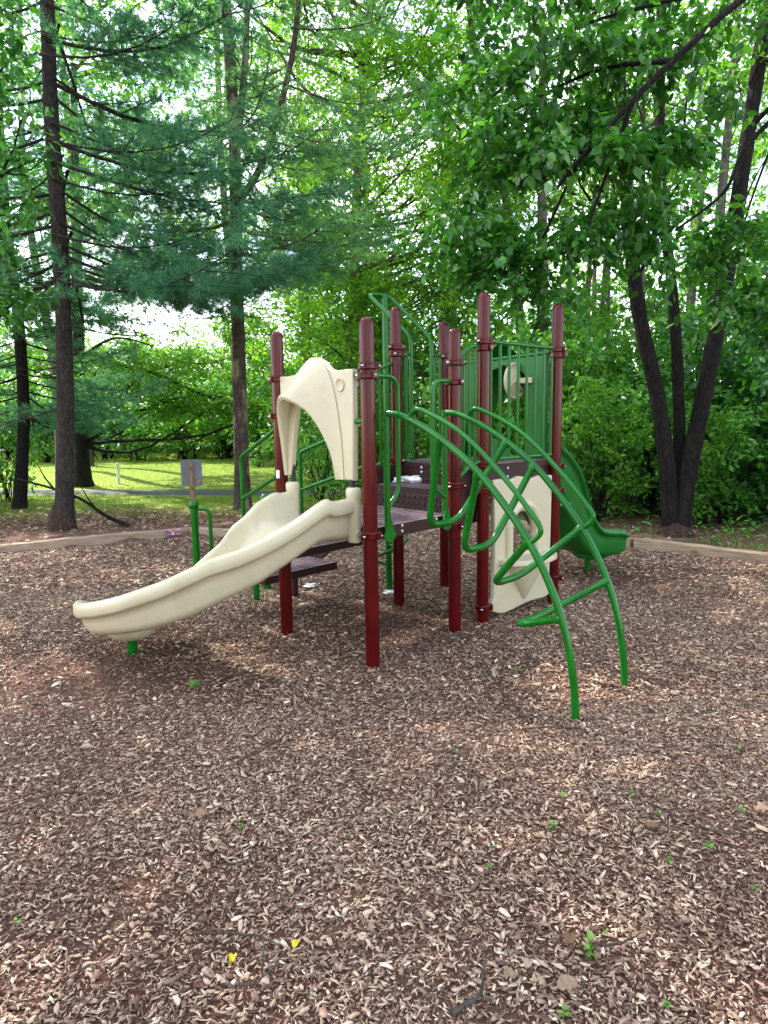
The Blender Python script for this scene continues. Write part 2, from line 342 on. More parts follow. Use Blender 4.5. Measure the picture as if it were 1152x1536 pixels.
# ------------------------------------------------------------------ things
def tag(o, label=None, cat=None, group=None, kind=None):
    if label: o['label'] = label
    if cat: o['category'] = cat
    if group: o['group'] = group
    if kind: o['kind'] = kind
    return o
def thing(name, label, cat, loc=(0, 0, 0), group=None):
    o = bpy.data.objects.new(name, None); COL.objects.link(o); o.location = loc; o.empty_display_size = 0.2
    return tag(o, label, cat, group)
def struct(o): o['kind'] = 'structure'; return o

# ------------------------------------------------------------------ camera, sky, sun
cam = bpy.data.cameras.new('camera'); co_ = bpy.data.objects.new('camera', cam); COL.objects.link(co_); S.camera = co_
cam.sensor_fit = 'VERTICAL'; cam.sensor_height = 24.0; cam.sensor_width = 18.0; cam.lens = 24.0 * 1030 / 1536; cam.clip_end = 500; cam.clip_start = 0.05
_p, _r = math.radians(8.1), math.radians(0.92)
fw = V([0, math.cos(_p), -math.sin(_p)]); rt0 = V([1., 0, 0]); up0 = np.cross(rt0, fw)
rt = math.cos(_r) * rt0 - math.sin(_r) * up0; upv = math.sin(_r) * rt0 + math.cos(_r) * up0
co_.matrix_world = Matrix(((rt[0], upv[0], -fw[0], 0), (rt[1], upv[1], -fw[1], 0), (rt[2], upv[2], -fw[2], 1.57), (0, 0, 0, 1)))

SUN_EL, SUN_AZ = 46.0, -48.0      # azimuth from +Y (away from the viewer), negative = to the left
sd = V([math.sin(math.radians(SUN_AZ)) * math.cos(math.radians(SUN_EL)), math.cos(math.radians(SUN_AZ)) * math.cos(math.radians(SUN_EL)), math.sin(math.radians(SUN_EL))])
w = bpy.data.worlds.new('World'); S.world = w; w.use_nodes = True; nt = w.node_tree; nt.nodes.clear()
sky = nt.nodes.new('ShaderNodeTexSky'); sky.sky_type = 'NISHITA'; sky.sun_disc = False
sky.sun_elevation = math.radians(SUN_EL); sky.sun_rotation = math.radians(SUN_AZ); sky.dust_density = 0.7; sky.air_density = 1.0
tc = nt.nodes.new('ShaderNodeTexCoord'); mp = nt.nodes.new('ShaderNodeMapping'); mp.inputs['Scale'].default_value = (1, 1, 2.2)
nt.links.new(tc.outputs['Generated'], mp.inputs[0])
cn = nd(nt, 'ShaderNodeTexNoise', Scale=2.4, Detail=7.0, Roughness=0.55); nt.links.new(mp.outputs[0], cn.inputs[0])
cr_ = ramp(nt, [(0.42, (0, 0, 0)), (0.70, (1, 1, 1))], cn.outputs[0])
mxw = nd(nt, 'ShaderNodeMixRGB'); nt.links.new(cr_.outputs[0], mxw.inputs[0]); nt.links.new(sky.outputs[0], mxw.inputs[1]); mxw.inputs[2].default_value = (8.0, 7.9, 7.6, 1)
bg = nd(nt, 'ShaderNodeBackground', Strength=0.15); nt.links.new(mxw.outputs[0], bg.inputs[0])
wo = nt.nodes.new('ShaderNodeOutputWorld'); nt.links.new(bg.outputs[0], wo.inputs[0])
sl = bpy.data.lights.new('sun', 'SUN'); sl.energy = 3.0; sl.angle = math.radians(0.6); sl.color = (1.0, 0.95, 0.86)
so = bpy.data.objects.new('sun', sl); COL.objects.link(so); so.location = (0, 0, 30)
so.rotation_euler = Vector(-sd).to_track_quat('-Z', 'Y').to_euler()
S.view_settings.view_transform = 'Standard'; S.view_settings.look = 'None'; S.view_settings.gamma = 1.0; S.view_settings.use_curve_mapping = False
S.view_settings.exposure = 2.1
cy = S.cycles; cy.max_bounces = 7; cy.diffuse_bounces = 4; cy.glossy_bounces = 3; cy.transmission_bounces = 4; cy.use_denoising = True; cy.sample_clamp_indirect = 8.0

# ------------------------------------------------------------------ ground
PLAY = [(-9.0, 5.4), (-2.66, 9.12), (-1.6, 8.75), (1.3, 9.95), (2.85, 7.75), (5.6, 5.45), (6.5, 4.2), (6.5, -3), (-9.0, -3)]
def in_poly(x, y, poly=PLAY):
    c = np.zeros(np.shape(x), bool); n = len(poly)
    for i in range(n):
        (x1, y1), (x2, y2) = poly[i], poly[(i + 1) % n]
        hit = ((y1 > y) != (y2 > y)) & (x < (x2 - x1) * (y - y1) / (y2 - y1 + 1e-12) + x1); c ^= hit
    return c
def mulch_z(x, y):
    x, y = np.asarray(x, float), np.asarray(y, float)
    pst = sum(.016 * np.exp(-((x - a_) ** 2 + (y - b_) ** 2) / .02) for a_, b_ in ((-.714, 4.80), (-.085, 4.162), (.495, 4.765), (.722, 4.955), (1.378, 5.50), (.113, 5.535), (.98, 3.36), (1.357, 3.75)))
    hol = .05 * np.exp(-(((x + 2.0) / .75) ** 2 + ((y - 4.2) / .5) ** 2)) + .025 * np.exp(-(((x - 1.17) / .45) ** 2 + ((y - 3.5) / .35) ** 2)) + .04 * np.exp(-(((x - 2.35) / .5) ** 2 + ((y - 6.45) / .4) ** 2))
    return 0.012 * np.sin(x * 2.1 + 1.3 * np.sin(y * 1.1)) + 0.010 * np.sin(y * 2.9 + x * 0.7) - 0.006 - hol + pst
def out_z(x, y):
    x, y = np.asarray(x, float), np.asarray(y, float)
    z = 0.045 + 0.02 * np.sin(x * 1.3) * np.sin(y * .9)
    z = z + np.clip((y - 15.2) / 2.5, 0, 1) * 0.16 * np.clip((-x + 1) / 4, 0, 1)
    hill = np.clip((y - 22) / 14, 0, 1) ** 1.5 * 1.2
    return z + hill * np.clip((4 - x) / 6, 0.25, 1)
def sheet(name, x0, x1, y0, y1, nx, ny, zf, mat, keep=None):
    xs = np.linspace(x0, x1, nx); ys = np.linspace(y0, y1, ny); X, Y = np.meshgrid(xs, ys); Z = zf(X, Y)
    v = np.stack([X, Y, Z], -1).reshape(-1, 3); i = (np.arange(ny - 1)[:, None] * nx + np.arange(nx - 1)[None, :]).ravel()
    f = np.stack([i, i + 1, i + nx + 1, i + nx], 1)
    if keep is not None:
        c = v[f].mean(1); f = f[keep(c[:, 0], c[:, 1])]
    return struct(raw_mesh(name, v, f.ravel(), 4, mat, smooth=True))
def terr(x, y): return np.where(in_poly(x, y), np.minimum(-0.10, out_z(x, y)), out_z(x, y))
# the wide terrain, finer near the camera, one sheet reaching far beyond the trees
def grow_axis(a, b, step, far): 
    c = list(np.arange(a, b + 1e-6, step)); d = step
    while c[-1] < far: d *= 1.35; c.append(c[-1] + d)
    d = step
    while c[0] > -far: d *= 1.35; c.insert(0, c[0] - d)
    return V(c)
xs = grow_axis(-12, 12, 0.3, 260); ys = grow_axis(-2, 30, 0.3, 260); X, Y = np.meshgrid(xs, ys)
v = np.stack([X, Y, terr(X, Y)], -1).reshape(-1, 3); nx = len(xs); i = (np.arange(len(ys) - 1)[:, None] * nx + np.arange(nx - 1)[None, :]).ravel()
struct(raw_mesh('ground', v, np.stack([i, i + 1, i + nx + 1, i + nx], 1).ravel(), 4, M_GROUND, smooth=True))
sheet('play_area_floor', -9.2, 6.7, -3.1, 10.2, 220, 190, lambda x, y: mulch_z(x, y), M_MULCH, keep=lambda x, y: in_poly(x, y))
# asphalt path
pc = cr([(-34, 15.2), (-14, 14.9), (-8, 14.6), (-4, 14.05), (-1, 13.3), (2, 12.6), (6, 12.3), (12, 12.6)], 10)
mb = MB(); ringL = []; 
for k, p in enumerate(pc):
    t = pc[min(k + 1, len(pc) - 1)] - pc[max(k - 1, 0)]; t /= np.linalg.norm(t); nn = V([-t[1], t[0]])
    ring = []
    for q in (-.62, -.3, 0, .3, .62):
        x, y = p + nn * q; ring.append((x, y, float(out_z(x, y)) + 0.012 - 0.03 * (abs(q) > .5)))
    ringL.append(ring)
mb.loft(ringL, closed=False, cap=False); struct(mb.build('path', M_ROAD))

# wood chips: individual chips, thinning out with distance
def chips(n, x0, x1, y0, y1, wedge, ln, rng):
    x = rng.uniform(x0, x1, n); y = rng.uniform(y0, y1, n)
    k = in_poly(x, y) & (np.abs(x) < wedge * np.maximum(y, .3) + 0.9); x, y = x[k], y[k]
    # bare patches of fines; darker chips there also paint shade under slide and deck
    pn = np.sin(x * 1.7 + 2 * np.sin(y * .8)) * np.sin(y * 1.9 + 1.5 * np.sin(x * 1.1 + 1)) + 0.4 * np.sin(x * 5.1 + y * 3.3) * np.sin(y * 4.7 - x * 2.2)
    dig_shade = np.exp(-(((x + 1.75) / 1.0) ** 2 + ((y - 4.0) / .5) ** 2)) + .7 * np.exp(-(((x - .1) / .7) ** 2 + ((y - 5.0) / .6) ** 2)) + .8 * np.exp(-(((x - 2.3) / .6) ** 2 + ((y - 6.3) / .5) ** 2)) + .5 * np.exp(-(((x + .75) / .35) ** 2 + ((y - 2.0) / .3) ** 2))
    k = rng.random(len(x)) < np.clip(0.93 - 0.22 * np.clip(pn - .35, 0, 1) - 0.62 * dig_shade, .12, 1); x, y, pn, dig_shade = x[k], y[k], pn[k], dig_shade[k]; n = len(x)
    a = rng.uniform(0, 2 * PI, n); tilt = rng.normal(0, .24, n); roll = rng.normal(0, .30, n)
    big = rng.random(n) < 0.025; sliver = rng.random(n) < .55
    L = ln * np.clip(np.exp(rng.normal(-.22, .48, n)), .25, 2.0) * np.where(big, 1.5, 1); Wd = L * np.where(sliver, rng.uniform(.08, .18, n), rng.uniform(.18, .40, n)); T = np.minimum(Wd * rng.uniform(.10, .32, n), .0035)
    ax = np.stack([np.cos(a) * np.cos(tilt), np.sin(a) * np.cos(tilt), np.sin(tilt)], 1); sd_ = np.stack([-np.sin(a), np.cos(a), np.zeros(n)], 1)
    sd_ = unit(sd_ * np.cos(roll)[:, None] + np.cross(ax, sd_) * np.sin(roll)[:, None]); up = np.cross(ax, sd_)
    P = np.stack([x, y, mulch_z(x, y) + T * .4 + rng.uniform(0.0, .015, n)], 1)
    l, wd, t = L[:, None] / 2, Wd[:, None] / 2, T[:, None]; q = rng.uniform(.5, 1.0, (n, 4, 1)); m = rng.uniform(.35, 1.0, (n, 4, 1)); bow = rng.normal(0, .10, (n, 1)) * l
    e = [P - ax * l * q[:, 0] - sd_ * wd * m[:, 0], P + ax * l * q[:, 1] - sd_ * wd * m[:, 1], P + ax * l * q[:, 2] + sd_ * wd * m[:, 2], P - ax * l * q[:, 3] + sd_ * wd * m[:, 3]]
    mid = [P - sd_ * wd * 1.05 + up * bow, P + sd_ * wd * 1.05 + up * bow]
    ring = [e[0], mid[0], e[1], e[2], mid[1], e[3]]
    vs = np.stack([c + up * t for c in ring] + [c - up * t * .2 for c in ring], 1).reshape(-1, 3); b = np.arange(n)[:, None] * 12
    quads = [[0, 1, 4, 5], [1, 2, 3, 4]] + [[j, j + 6, (j + 1) % 6 + 6, (j + 1) % 6] for j in range(6)]
    f = np.concatenate([b + V([qd]) for qd in quads], 1).ravel()
    light = rng.random(n) < np.clip(.50 - .12 * pn - .35 * dig_shade, .12, .8)
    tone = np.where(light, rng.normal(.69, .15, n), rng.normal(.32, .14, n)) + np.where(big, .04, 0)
    return vs, f, 4, np.repeat(np.clip(tone, 0, 1), 12)
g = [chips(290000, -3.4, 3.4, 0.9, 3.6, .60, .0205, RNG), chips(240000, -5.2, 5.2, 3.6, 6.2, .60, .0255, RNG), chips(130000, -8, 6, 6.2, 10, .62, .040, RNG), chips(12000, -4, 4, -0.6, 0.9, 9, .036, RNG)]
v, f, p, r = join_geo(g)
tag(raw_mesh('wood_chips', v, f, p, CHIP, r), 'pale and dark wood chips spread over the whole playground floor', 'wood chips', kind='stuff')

# ------------------------------------------------------------------ the climbing structure
P0, P1, P2, P3, P4, P5, P6, P7 = (V(q) for q in ((-.714, 4.80), (-.085, 4.162), (.495, 4.765), (.722, 4.955), (1.378, 5.50), (.113, 5.535), (.545, 6.12), (-.128, 5.41)))
ps = thing('climbing_structure', 'maroon, green and cream playground climbing structure with two slides and an arched climber', 'play structure', (0.3, 5.0, 0))
def x3(p, z): return V([p[0], p[1], z])
POSTS = [(P0, 2.14, [1.82, 1.57]), (P1, 2.14, [1.855, 1.80, .836]), (P2, 2.14, [1.91, 1.781, 1.071, .79]), (P3, 2.40, [2.066, 2.02, 1.198, 1.013, .14]), (P4, 2.40, [2.05, 2.005, 1.136, .938, .224]), (P5, 2.40, [2.09, 2.037, 1.204]), (P6, 2.36, [2.06, 1.20]), (P7, 2.14, [1.86, 1.80, .84])]
PR = 0.0445
for p, h, cl in POSTS:
    mb = MB(); prof = [(PR, -.25), (PR, h - PR)] + [(PR * math.cos(a), h - PR + PR * math.sin(a)) for a in np.linspace(.12, PI / 2 - .02, 8)] + [(0.0008, h)]
    mb.lathe((p[0], p[1], 0), prof, 28)
    po = mb.build('post', MAROON, ps)
    for z in cl:
        c = MB(); c.lathe((p[0], p[1], z), [(PR + .001, -.024), (PR + .012, -.022), (PR + .014, -.012), (PR + .010, 0), (PR + .014, .012), (PR + .012, .022), (PR + .001, .024)], 24)
        rr = random.uniform(-.5, .5)
        for a in (-PI / 2 - .55 + rr, -PI / 2 + 1.15 + rr):
            d = V([math.cos(a), math.sin(a), 0]); s_ = V([-d[1], d[0], 0])
            c.box(x3(p, z) + d * (PR + .018), d * .014, s_ * .017, V([0, 0, .021]))
            c.lathe(tuple(x3(p, z) + d * (PR + .028)), [(0.0005, .010), (.008, .008), (.011, -.002), (.011, -.006), (0.0005, -.007)], 10, 1)
        c.build('clamp', [MAROON, STEEL], po, bevel=.004)

def frame(name, parent, c, label=None):
    o = bpy.data.objects.new(name, None); COL.objects.link(o); o.parent = parent; o.location = Vector(c) - world_loc(parent); o.empty_display_size = .1
    if label: o['label'] = label
    return o
def tubes_each(name, paths, mat, parent, r, n=12):
    for q in paths: tube_part(name, [q], mat, parent, r, n)
def tube_part(name, paths, mat, parent, r, n=12, label=None):
    mb = MB()
    for q in paths:
        pts, rad = (q[0], q[1]) if isinstance(q, tuple) else (q, r)
        mb.tube(pts, rad, n)
    o = mb.build(name, mat, parent)
    if label: o['label'] = label
    return o

# decks: perforated vinyl slabs with a deep rim and bolts
def deck(name, corners, ztop, zbot, parent, bolts=(), inset=.03, slots=True, label=None):
    C = [V(c, float) for c in corners]; cen = sum(C) / len(C); q = [c + (cen - c) / np.linalg.norm(cen - c) * inset for c in C]
    mb = MB(); n = len(q); top = [x3(c, ztop) for c in q]; bot = [x3(c, zbot) for c in q]
    mb.add(top + bot, [list(range(n))[::-1]] and [[i, (i + 1) % n, n + (i + 1) % n, n + i] for i in range(n)], 0, False)
    mb.add(bot, [list(range(n))[::-1]], 0, False)
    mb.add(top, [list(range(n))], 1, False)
    # raised tread bars
    e = q[1] - q[0]; e /= np.linalg.norm(e); nn = V([-e[1], e[0]])
    if slots:
        lo = min((c - q[0]) @ e for c in q); hi = max((c - q[0]) @ e for c in q); l2 = min((c - q[0]) @ nn for c in q); h2 = max((c - q[0]) @ nn for c in q)
        poly = [tuple(cen + (c - cen) * .93) for c in q]
        a = lo
        while a < hi:
            b = l2
            while b < h2:
                c = q[0] + e * a + nn * b
                if in_poly(V([c[0]]), V([c[1]]), poly)[0]:
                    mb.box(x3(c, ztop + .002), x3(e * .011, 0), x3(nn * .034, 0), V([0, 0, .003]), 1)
                b += .082
            a += .038
    for (c, z, d) in bolts:
        d = V([d[0], d[1], 0.]); d /= np.linalg.norm(d); t = V([-d[1], d[0], 0])
        ring = lambda r, o: [V([c[0], c[1], z]) + d * o + r * (math.cos(a) * t + math.sin(a) * V([0, 0, 1])) for a in np.linspace(0, 2 * PI, 9)[:-1]]
        mb.loft([ring(.012, -.002), ring(.012, .004), ring(.006, .009)], 2)
    o = mb.build(name, [DECK, DECK_SKY_TINT, STEEL], parent, fix=False)
    bm = bmesh.new(); bm.from_mesh(o.data); bmesh.ops.recalc_face_normals(bm, faces=bm.faces[:]); bm.to_mesh(o.data); bm.free()
    if label: o['label'] = label
    return o
e12 = (P2 - P1) / np.linalg.norm(P2 - P1); n12 = V([e12[1], -e12[0]])
def on(a, e, s): return a + e * s
bl = [(on(P1, e12, s) + n12 * -.026, z, n12) for s in (.315, .665) for z in (.852, .815)]
deck('lower_deck', [P1, P2, P7, P0], .868, .79, ps, bl, label='lower deck with purplish brown tread')
e34 = (P4 - P3) / np.linalg.norm(P4 - P3); n34 = V([e34[1], -e34[0]])
bl = [(on(P3, e34, s) + n34 * -.026, z, n34) for s in (.3, .55) for z in (1.155, 1.09)]
deck('upper_deck', [P3, P4, P6, P5], 1.192, 1.055, ps, bl, label='upper deck with brown rim')
# inner stair between the decks: two risers of honeycomb vinyl and a tread
def riser(a, b, z0, z1, off, parent, name='riser'):
    a, b = V(a), V(b); e = (b - a) / np.linalg.norm(b - a); n = V([e[1], -e[0]]); a = a + n * off; b = b + n * off; L = np.linalg.norm(b - a)
    mb = MB(); mb.box((x3((a + b) / 2, (z0 + z1) / 2)), x3(e * L / 2, 0), x3(n * .012, 0), V([0, 0, (z1 - z0) / 2]))
    k = int(L / .05); rows = max(1, int((z1 - z0) / .04))
    for j in range(rows):
        for i in range(k):
            c = a + e * (i + .5 + .25 * (j % 2)) * L / k + n * .012
            mb.box(x3(c, z0 + (j + .5) * (z1 - z0) / rows), x3(e * .016, 0), x3(n * .006, 0), V([0, 0, .009]))
    return mb.build(name, DECK, parent, bevel=.003)
e27 = (P7 - P2) / np.linalg.norm(P7 - P2); n27 = V([-e27[1], e27[0]])
if n27 @ (P5 - P7) < 0: n27 = -n27
st = MB(); A = on(P2, e27, .05) + n27 * .0; B = on(P2, e27, .80) + n27 * .0
tread = deck('tread', [A + n27 * .0, B, B + n27 * .30, A + n27 * .30], 1.03, .985, ps, inset=.0, label='single step between the two decks')
riser(B, A, .80, .985, .0 if V([(A - B)[1], -(A - B)[0]]) @ n27 < 0 else -.0, tread)
bl_ = [(B + (A - B) * s + n27 * .262, z, -n27) for s in (.33, .62) for z in (1.155, 1.12)]
r2 = riser(B + n27 * .275, A + n27 * .275, 1.03, 1.188, 0, tread)
mb = MB()
for c, z, d in bl_:
    d3 = V([d[0], d[1], 0]); t = V([-d[1], d[0], 0]); ring = lambda r, o: [V([c[0], c[1], z]) + d3 * o + r * (math.cos(a) * t + math.sin(a) * V([0, 0, 1])) for a in np.linspace(0, 2 * PI, 9)[:-1]]
    mb = MB(); mb.loft([ring(.012, -.006), ring(.012, .006), ring(.006, .010)]); mb.build('bolt', STEEL, tread)
mb = MB()
for q in (A, B): mb = MB(); mb.box(x3(q + n27 * .15, .97), x3(n27 * .15, 0), x3(e27 * .012, 0), V([0, 0, .20])); mb.build('stringer', DECK, tread, bevel=.004)

# arched climber on the front edge of the lower deck
T1 = V([.022, 4.276]); T2 = V([.421, 4.695]); dirA = V([.7135, -.7005])
RAIL = [(0, 1.575), (.11, 1.564), (.265, 1.51), (.445, 1.42), (.605, 1.32), (.745, 1.21), (.872, 1.083), (.985, .955), (1.083, .822), (1.165, .678), (1.23, .533), (1.275, .386), (1.305, .23), (1.322, .076), (1.328, -.15)]
HRL = [(.200, 1.545), (.205, 1.565), (.235, 1.590), (.275, 1.596), (.345, 1.572), (.46, 1.525), (.579, 1.463), (.705, 1.372), (.828, 1.266), (.95, 1.150), (1.05, 1.042), (1.09, .996), (1.104, .955), (1.08, .92), (1.045, .893)]
ac = tube_part('arch_climber', [], GREEN, ps, .021) if False else None
ac = bpy.data.objects.new('arch_climber', None); COL.objects.link(ac); ac.parent = ps; ac.location = Vector((.3, 4.3, 0)) - world_loc(ps); ac['label'] = 'arched green ladder climber'
def onA(T, s, z): return x3(T + dirA * s, z)
for T in (T1, T2):
    tube_part('rail', [cr([onA(T, s, z) for s, z in RAIL], 6)], GREEN, ac, .0205, 14)
    tube_part('upright', [[x3(T, .80), x3(T, 1.3), x3(T, 1.594)]], GREEN, ac, .0205, 14)
    tube_part('handrail', [cr([onA(T, s, z) for s, z in HRL], 6)], GREEN, ac, .0145, 12)
    fl = MB(); tang = e12
    fl.loft([[x3(T, 0) + V([0, 0, .845]) + x3(tang, 0) * (.062 * math.cos(a)) * (1 if math.sin(a) < 0 else .55) + V([0, 0, .075 * math.sin(a)]) + x3(n12, 0) * o for a in np.linspace(0, 2 * PI, 17)[:-1]] for o in (.012, .022)])
    fl.build('mounting_flange', GREEN, ac)
# rungs: bent bars hanging below the two rails
def rail_at(T, s):
    q = [p for p in RAIL]; return onA(T, s, float(np.interp(s, [a for a, b in q], [b for a, b in q])))
RUNGS = [((.43, ), (.34, .905), (.52, .86), .50), ((.70, ), (.595, .785), (.74, .76), .70), ((1.03, ), (.80, .626), (.92, .60), 1.03), ((1.235, ), (.95, .423), (1.02, .42), 1.20)]
for (s1,), (sA, zA), (sB, zB), s2 in RUNGS:
    a = rail_at(T1, s1); b = rail_at(T2, s2)
    A_ = onA(T1, sA, zA); B_ = onA(T1 * .55 + T2 * .45, sA + .02, zA + .005)
    bp_ = bend([a, A_, B_, b], .09); u0 = unit(bp_[1] - bp_[0]); u1 = unit(bp_[-2] - bp_[-1])
    bp_ = [bp_[0], bp_[0] + u0 * .034, bp_[0] + u0 * .040] + bp_[1:-1] + [bp_[-1] + u1 * .040, bp_[-1] + u1 * .034, bp_[-1]]
    tube_part('rung', [(bp_, [.027, .026, .0205] + [.0205] * (len(bp_) - 6) + [.0205, .026, .027])], GREEN, ac, .0205, 12)
# grab bars beside the climber entrance
def pl12(s, z, o=.0): return x3(P1 + e12 * s + n12 * o, z)
tube_part('grab_bar', [bend([pl12(.04, 1.80), pl12(.262, 1.80), pl12(.262, 1.08), pl12(.16, .99)], .10)], GREEN, ps, .016)
tube_part('grab_bar', [bend([pl12(.80, 1.785), pl12(.60, 1.785), pl12(.60, 1.08), pl12(.725, 1.0)], .10)], GREEN, ps, .016)

# barred guard panel on the front of the upper deck
def pl34(s, z, o=0.): return x3(P3 + e34 * s + n34 * o, z)
gp = frame('guard_panel', ps, x3(P3, 1.2), 'barred green guard panel'); tubes_each('rail', [[pl34(.05, 2.068), pl34(.80, 2.058)], [pl34(.07, 1.232), pl34(.79, 1.232)]], GREEN, gp, .016)
for s in np.linspace(.075, .785, 8): tube_part('bar', [[pl34(s, 1.232), pl34(s, 2.063)]], GREEN, gp, .0115, 10)
# stair guards
gs = frame('guard_panel', ps, x3(P7, 1.2)); tubes_each('rail', [cr([x3(P7, 1.84) + V([.03, .01, 0]), x3(P7 + (P5 - P7) * .35, 1.905), x3(P5 + V([.03, .015]), 2.0), x3(P5 + V([.085, .035]), 2.035)], 5), cr([x3(P7, 1.0) + V([.03, .01, 0]), x3(P7 + (P5 - P7) * .4, 1.05), x3(P5 + V([.03, .015]), 1.175), x3(P5 + V([.085, .035]), 1.2)], 5)], GREEN, gs, .015)
for k in np.linspace(.25, 1.3, 6):
    q = P7 + (P5 - P7) * k; tube_part('bar', [[x3(q, 1.03 + .13 * k), x3(q, 1.87 + .14 * k)]], GREEN, gs, .0115, 10)
gs = frame('guard_panel', ps, x3(P2, 1.2)); tubes_each('rail', [cr([x3(P2 + V([.03, .02]), 1.93), x3((P2 + P3) / 2, 2.015), x3(P3, 2.045)], 5), cr([x3(P2 + V([.03, .02]), 1.12), x3((P2 + P3) / 2, 1.19), x3(P3, 1.235)], 5)], GREEN, gs, .015)
for k in (.3, .5, .7):
    q = P2 + (P3 - P2) * k; tube_part('bar', [[x3(q, 1.14 + .1 * k), x3(q, 1.96 + .08 * k)]], GREEN, gs, .0115, 10)
# corkscrew climber at the back left of the upper deck
cc = bpy.data.objects.new('corkscrew_climber', None); COL.objects.link(cc); cc.parent = ps; cc.location = Vector((.04, 6.08, 0)) - world_loc(ps); cc['label'] = 'green corkscrew climber round a tall pole'
PO = V([.037, 6.081]); nout = V([-.79, .61])
tube_part('pole', [[x3(PO, -.2), x3(PO, 2.585)]], GREEN, cc, .028, 14)
hel = [x3(PO + .165 * V([math.cos(a), math.sin(a)]), .22 + .95 * (a - 2.2) / (2 * PI * 2.4)) for a in np.linspace(2.2, 2.2 + 2 * PI * 2.4, 90)]
tube_part('coil', [[x3(PO, hel[0][2])] + hel + [x3(PO, hel[-1][2])]] + [[x3(PO, h[2]), h] for h in hel[18::18]], GREEN, cc, .015, 10)
a0 = V([.239, 5.688]); b0 = V([.421, 5.926]); a1 = a0 + nout * .44; b1 = b0 + nout * .44
tube_part('entry_rail', [bend([x3(a0, 1.1), x3(a0, 2.19), x3(a1, 2.57), x3(b1, 2.585), x3(b0, 2.20), x3(b0, 1.1)], .07)], GREEN, cc, .0165)
tubes_each('brace', [[x3(a0, 2.05), x3(P5, 2.05)], [x3(b0, 2.06), x3(P6, 2.06)], [x3(a0, 1.22), x3(P5, 1.22)], [x3(b0, 1.22), x3(P6, 1.22)]], GREEN, cc, .014)
for k in (.35, .7): tube_part('bar', [[x3(P5 + (a0 - P5) * k, 1.22), x3(P5 + (a0 - P5) * k, 2.05)]], GREEN, cc, .0115)
for k in (.35, .7): tube_part('bar', [[x3(P6 + (b0 - P6) * k, 1.22), x3(P6 + (b0 - P6) * k, 2.06)]], GREEN, cc, .0115)

# entry stair at the back left with green handrails
e07 = (P7 - P0) / np.linalg.norm(P7 - P0); nst = V([-e07[1], e07[0]])
es = bpy.data.objects.new('entry_stair', None); COL.objects.link(es); es.parent = ps; es.location = Vector((-.75, 5.6, 0)) - world_loc(ps); es['label'] = 'dark low entry stair with green handrails'
def st_(l, o, z): return x3(P0 + e07 * l + nst * o, z)
for o0, o1, z in ((.02, .34, .60), (.33, .80, .36)):
    deck('stair_tread', [st_(.06, o0, 0)[:2], st_(.80, o0, 0)[:2], st_(.80, o1, 0)[:2], st_(.06, o1, 0)[:2]], z, z - .06, es, inset=0)
mb = MB()
for l in (.05, .81):
    vs = [st_(l, 0, .85), st_(l, .12, .85), st_(l, .82, .34), st_(l, .82, .24), st_(l, .70, .24), st_(l, 0, .74)]; o = x3(e07 * .02, 0)
    mb = MB(); mb.loft([[p - o for p in vs], [p + o for p in vs]]); sharp(mb.build('stringer', DECK, es, bevel=.004))
for x, y in ((-1.123, 5.831), (-1.10, 6.22)): tube_part('leg', [[V([x, y, -.1]), V([x, y, .34])]], GREEN, es, .028)
tube_part('leg', [[V([-.80, 5.93, -.1]), V([-.80, 5.93, .32])]], DECK, es, .03)
for l, base in ((.0, V([-1.12, 5.42])), (.84, V([-.725, 6.0]))):
    tp = P0 + e07 * l
    tube_part('handrail', [bend([x3(base, .30), x3(base, 1.255), x3(tp, 1.50)], .05)], GREEN, es, .0165); tube_part('midrail', [[x3(base, .925), x3(tp, 1.17)]], GREEN, es, .0150)

# hanging teal panel below the upper deck
mb = MB(); mb.box((.70, 5.90, .89), V([.05, -.038, 0]), V([.008, .0105, 0]), V([0, 0, .155])); mb.build('hanging_panel', TEAL, ps, bevel=.004)
mb = MB(); mb.box((.655, 5.15, 1.02), V([.012, .0, 0]), V([.0, .07, 0]), V([0, 0, .12])); mb.build('deck_bracket', DECK, ps, bevel=.004)

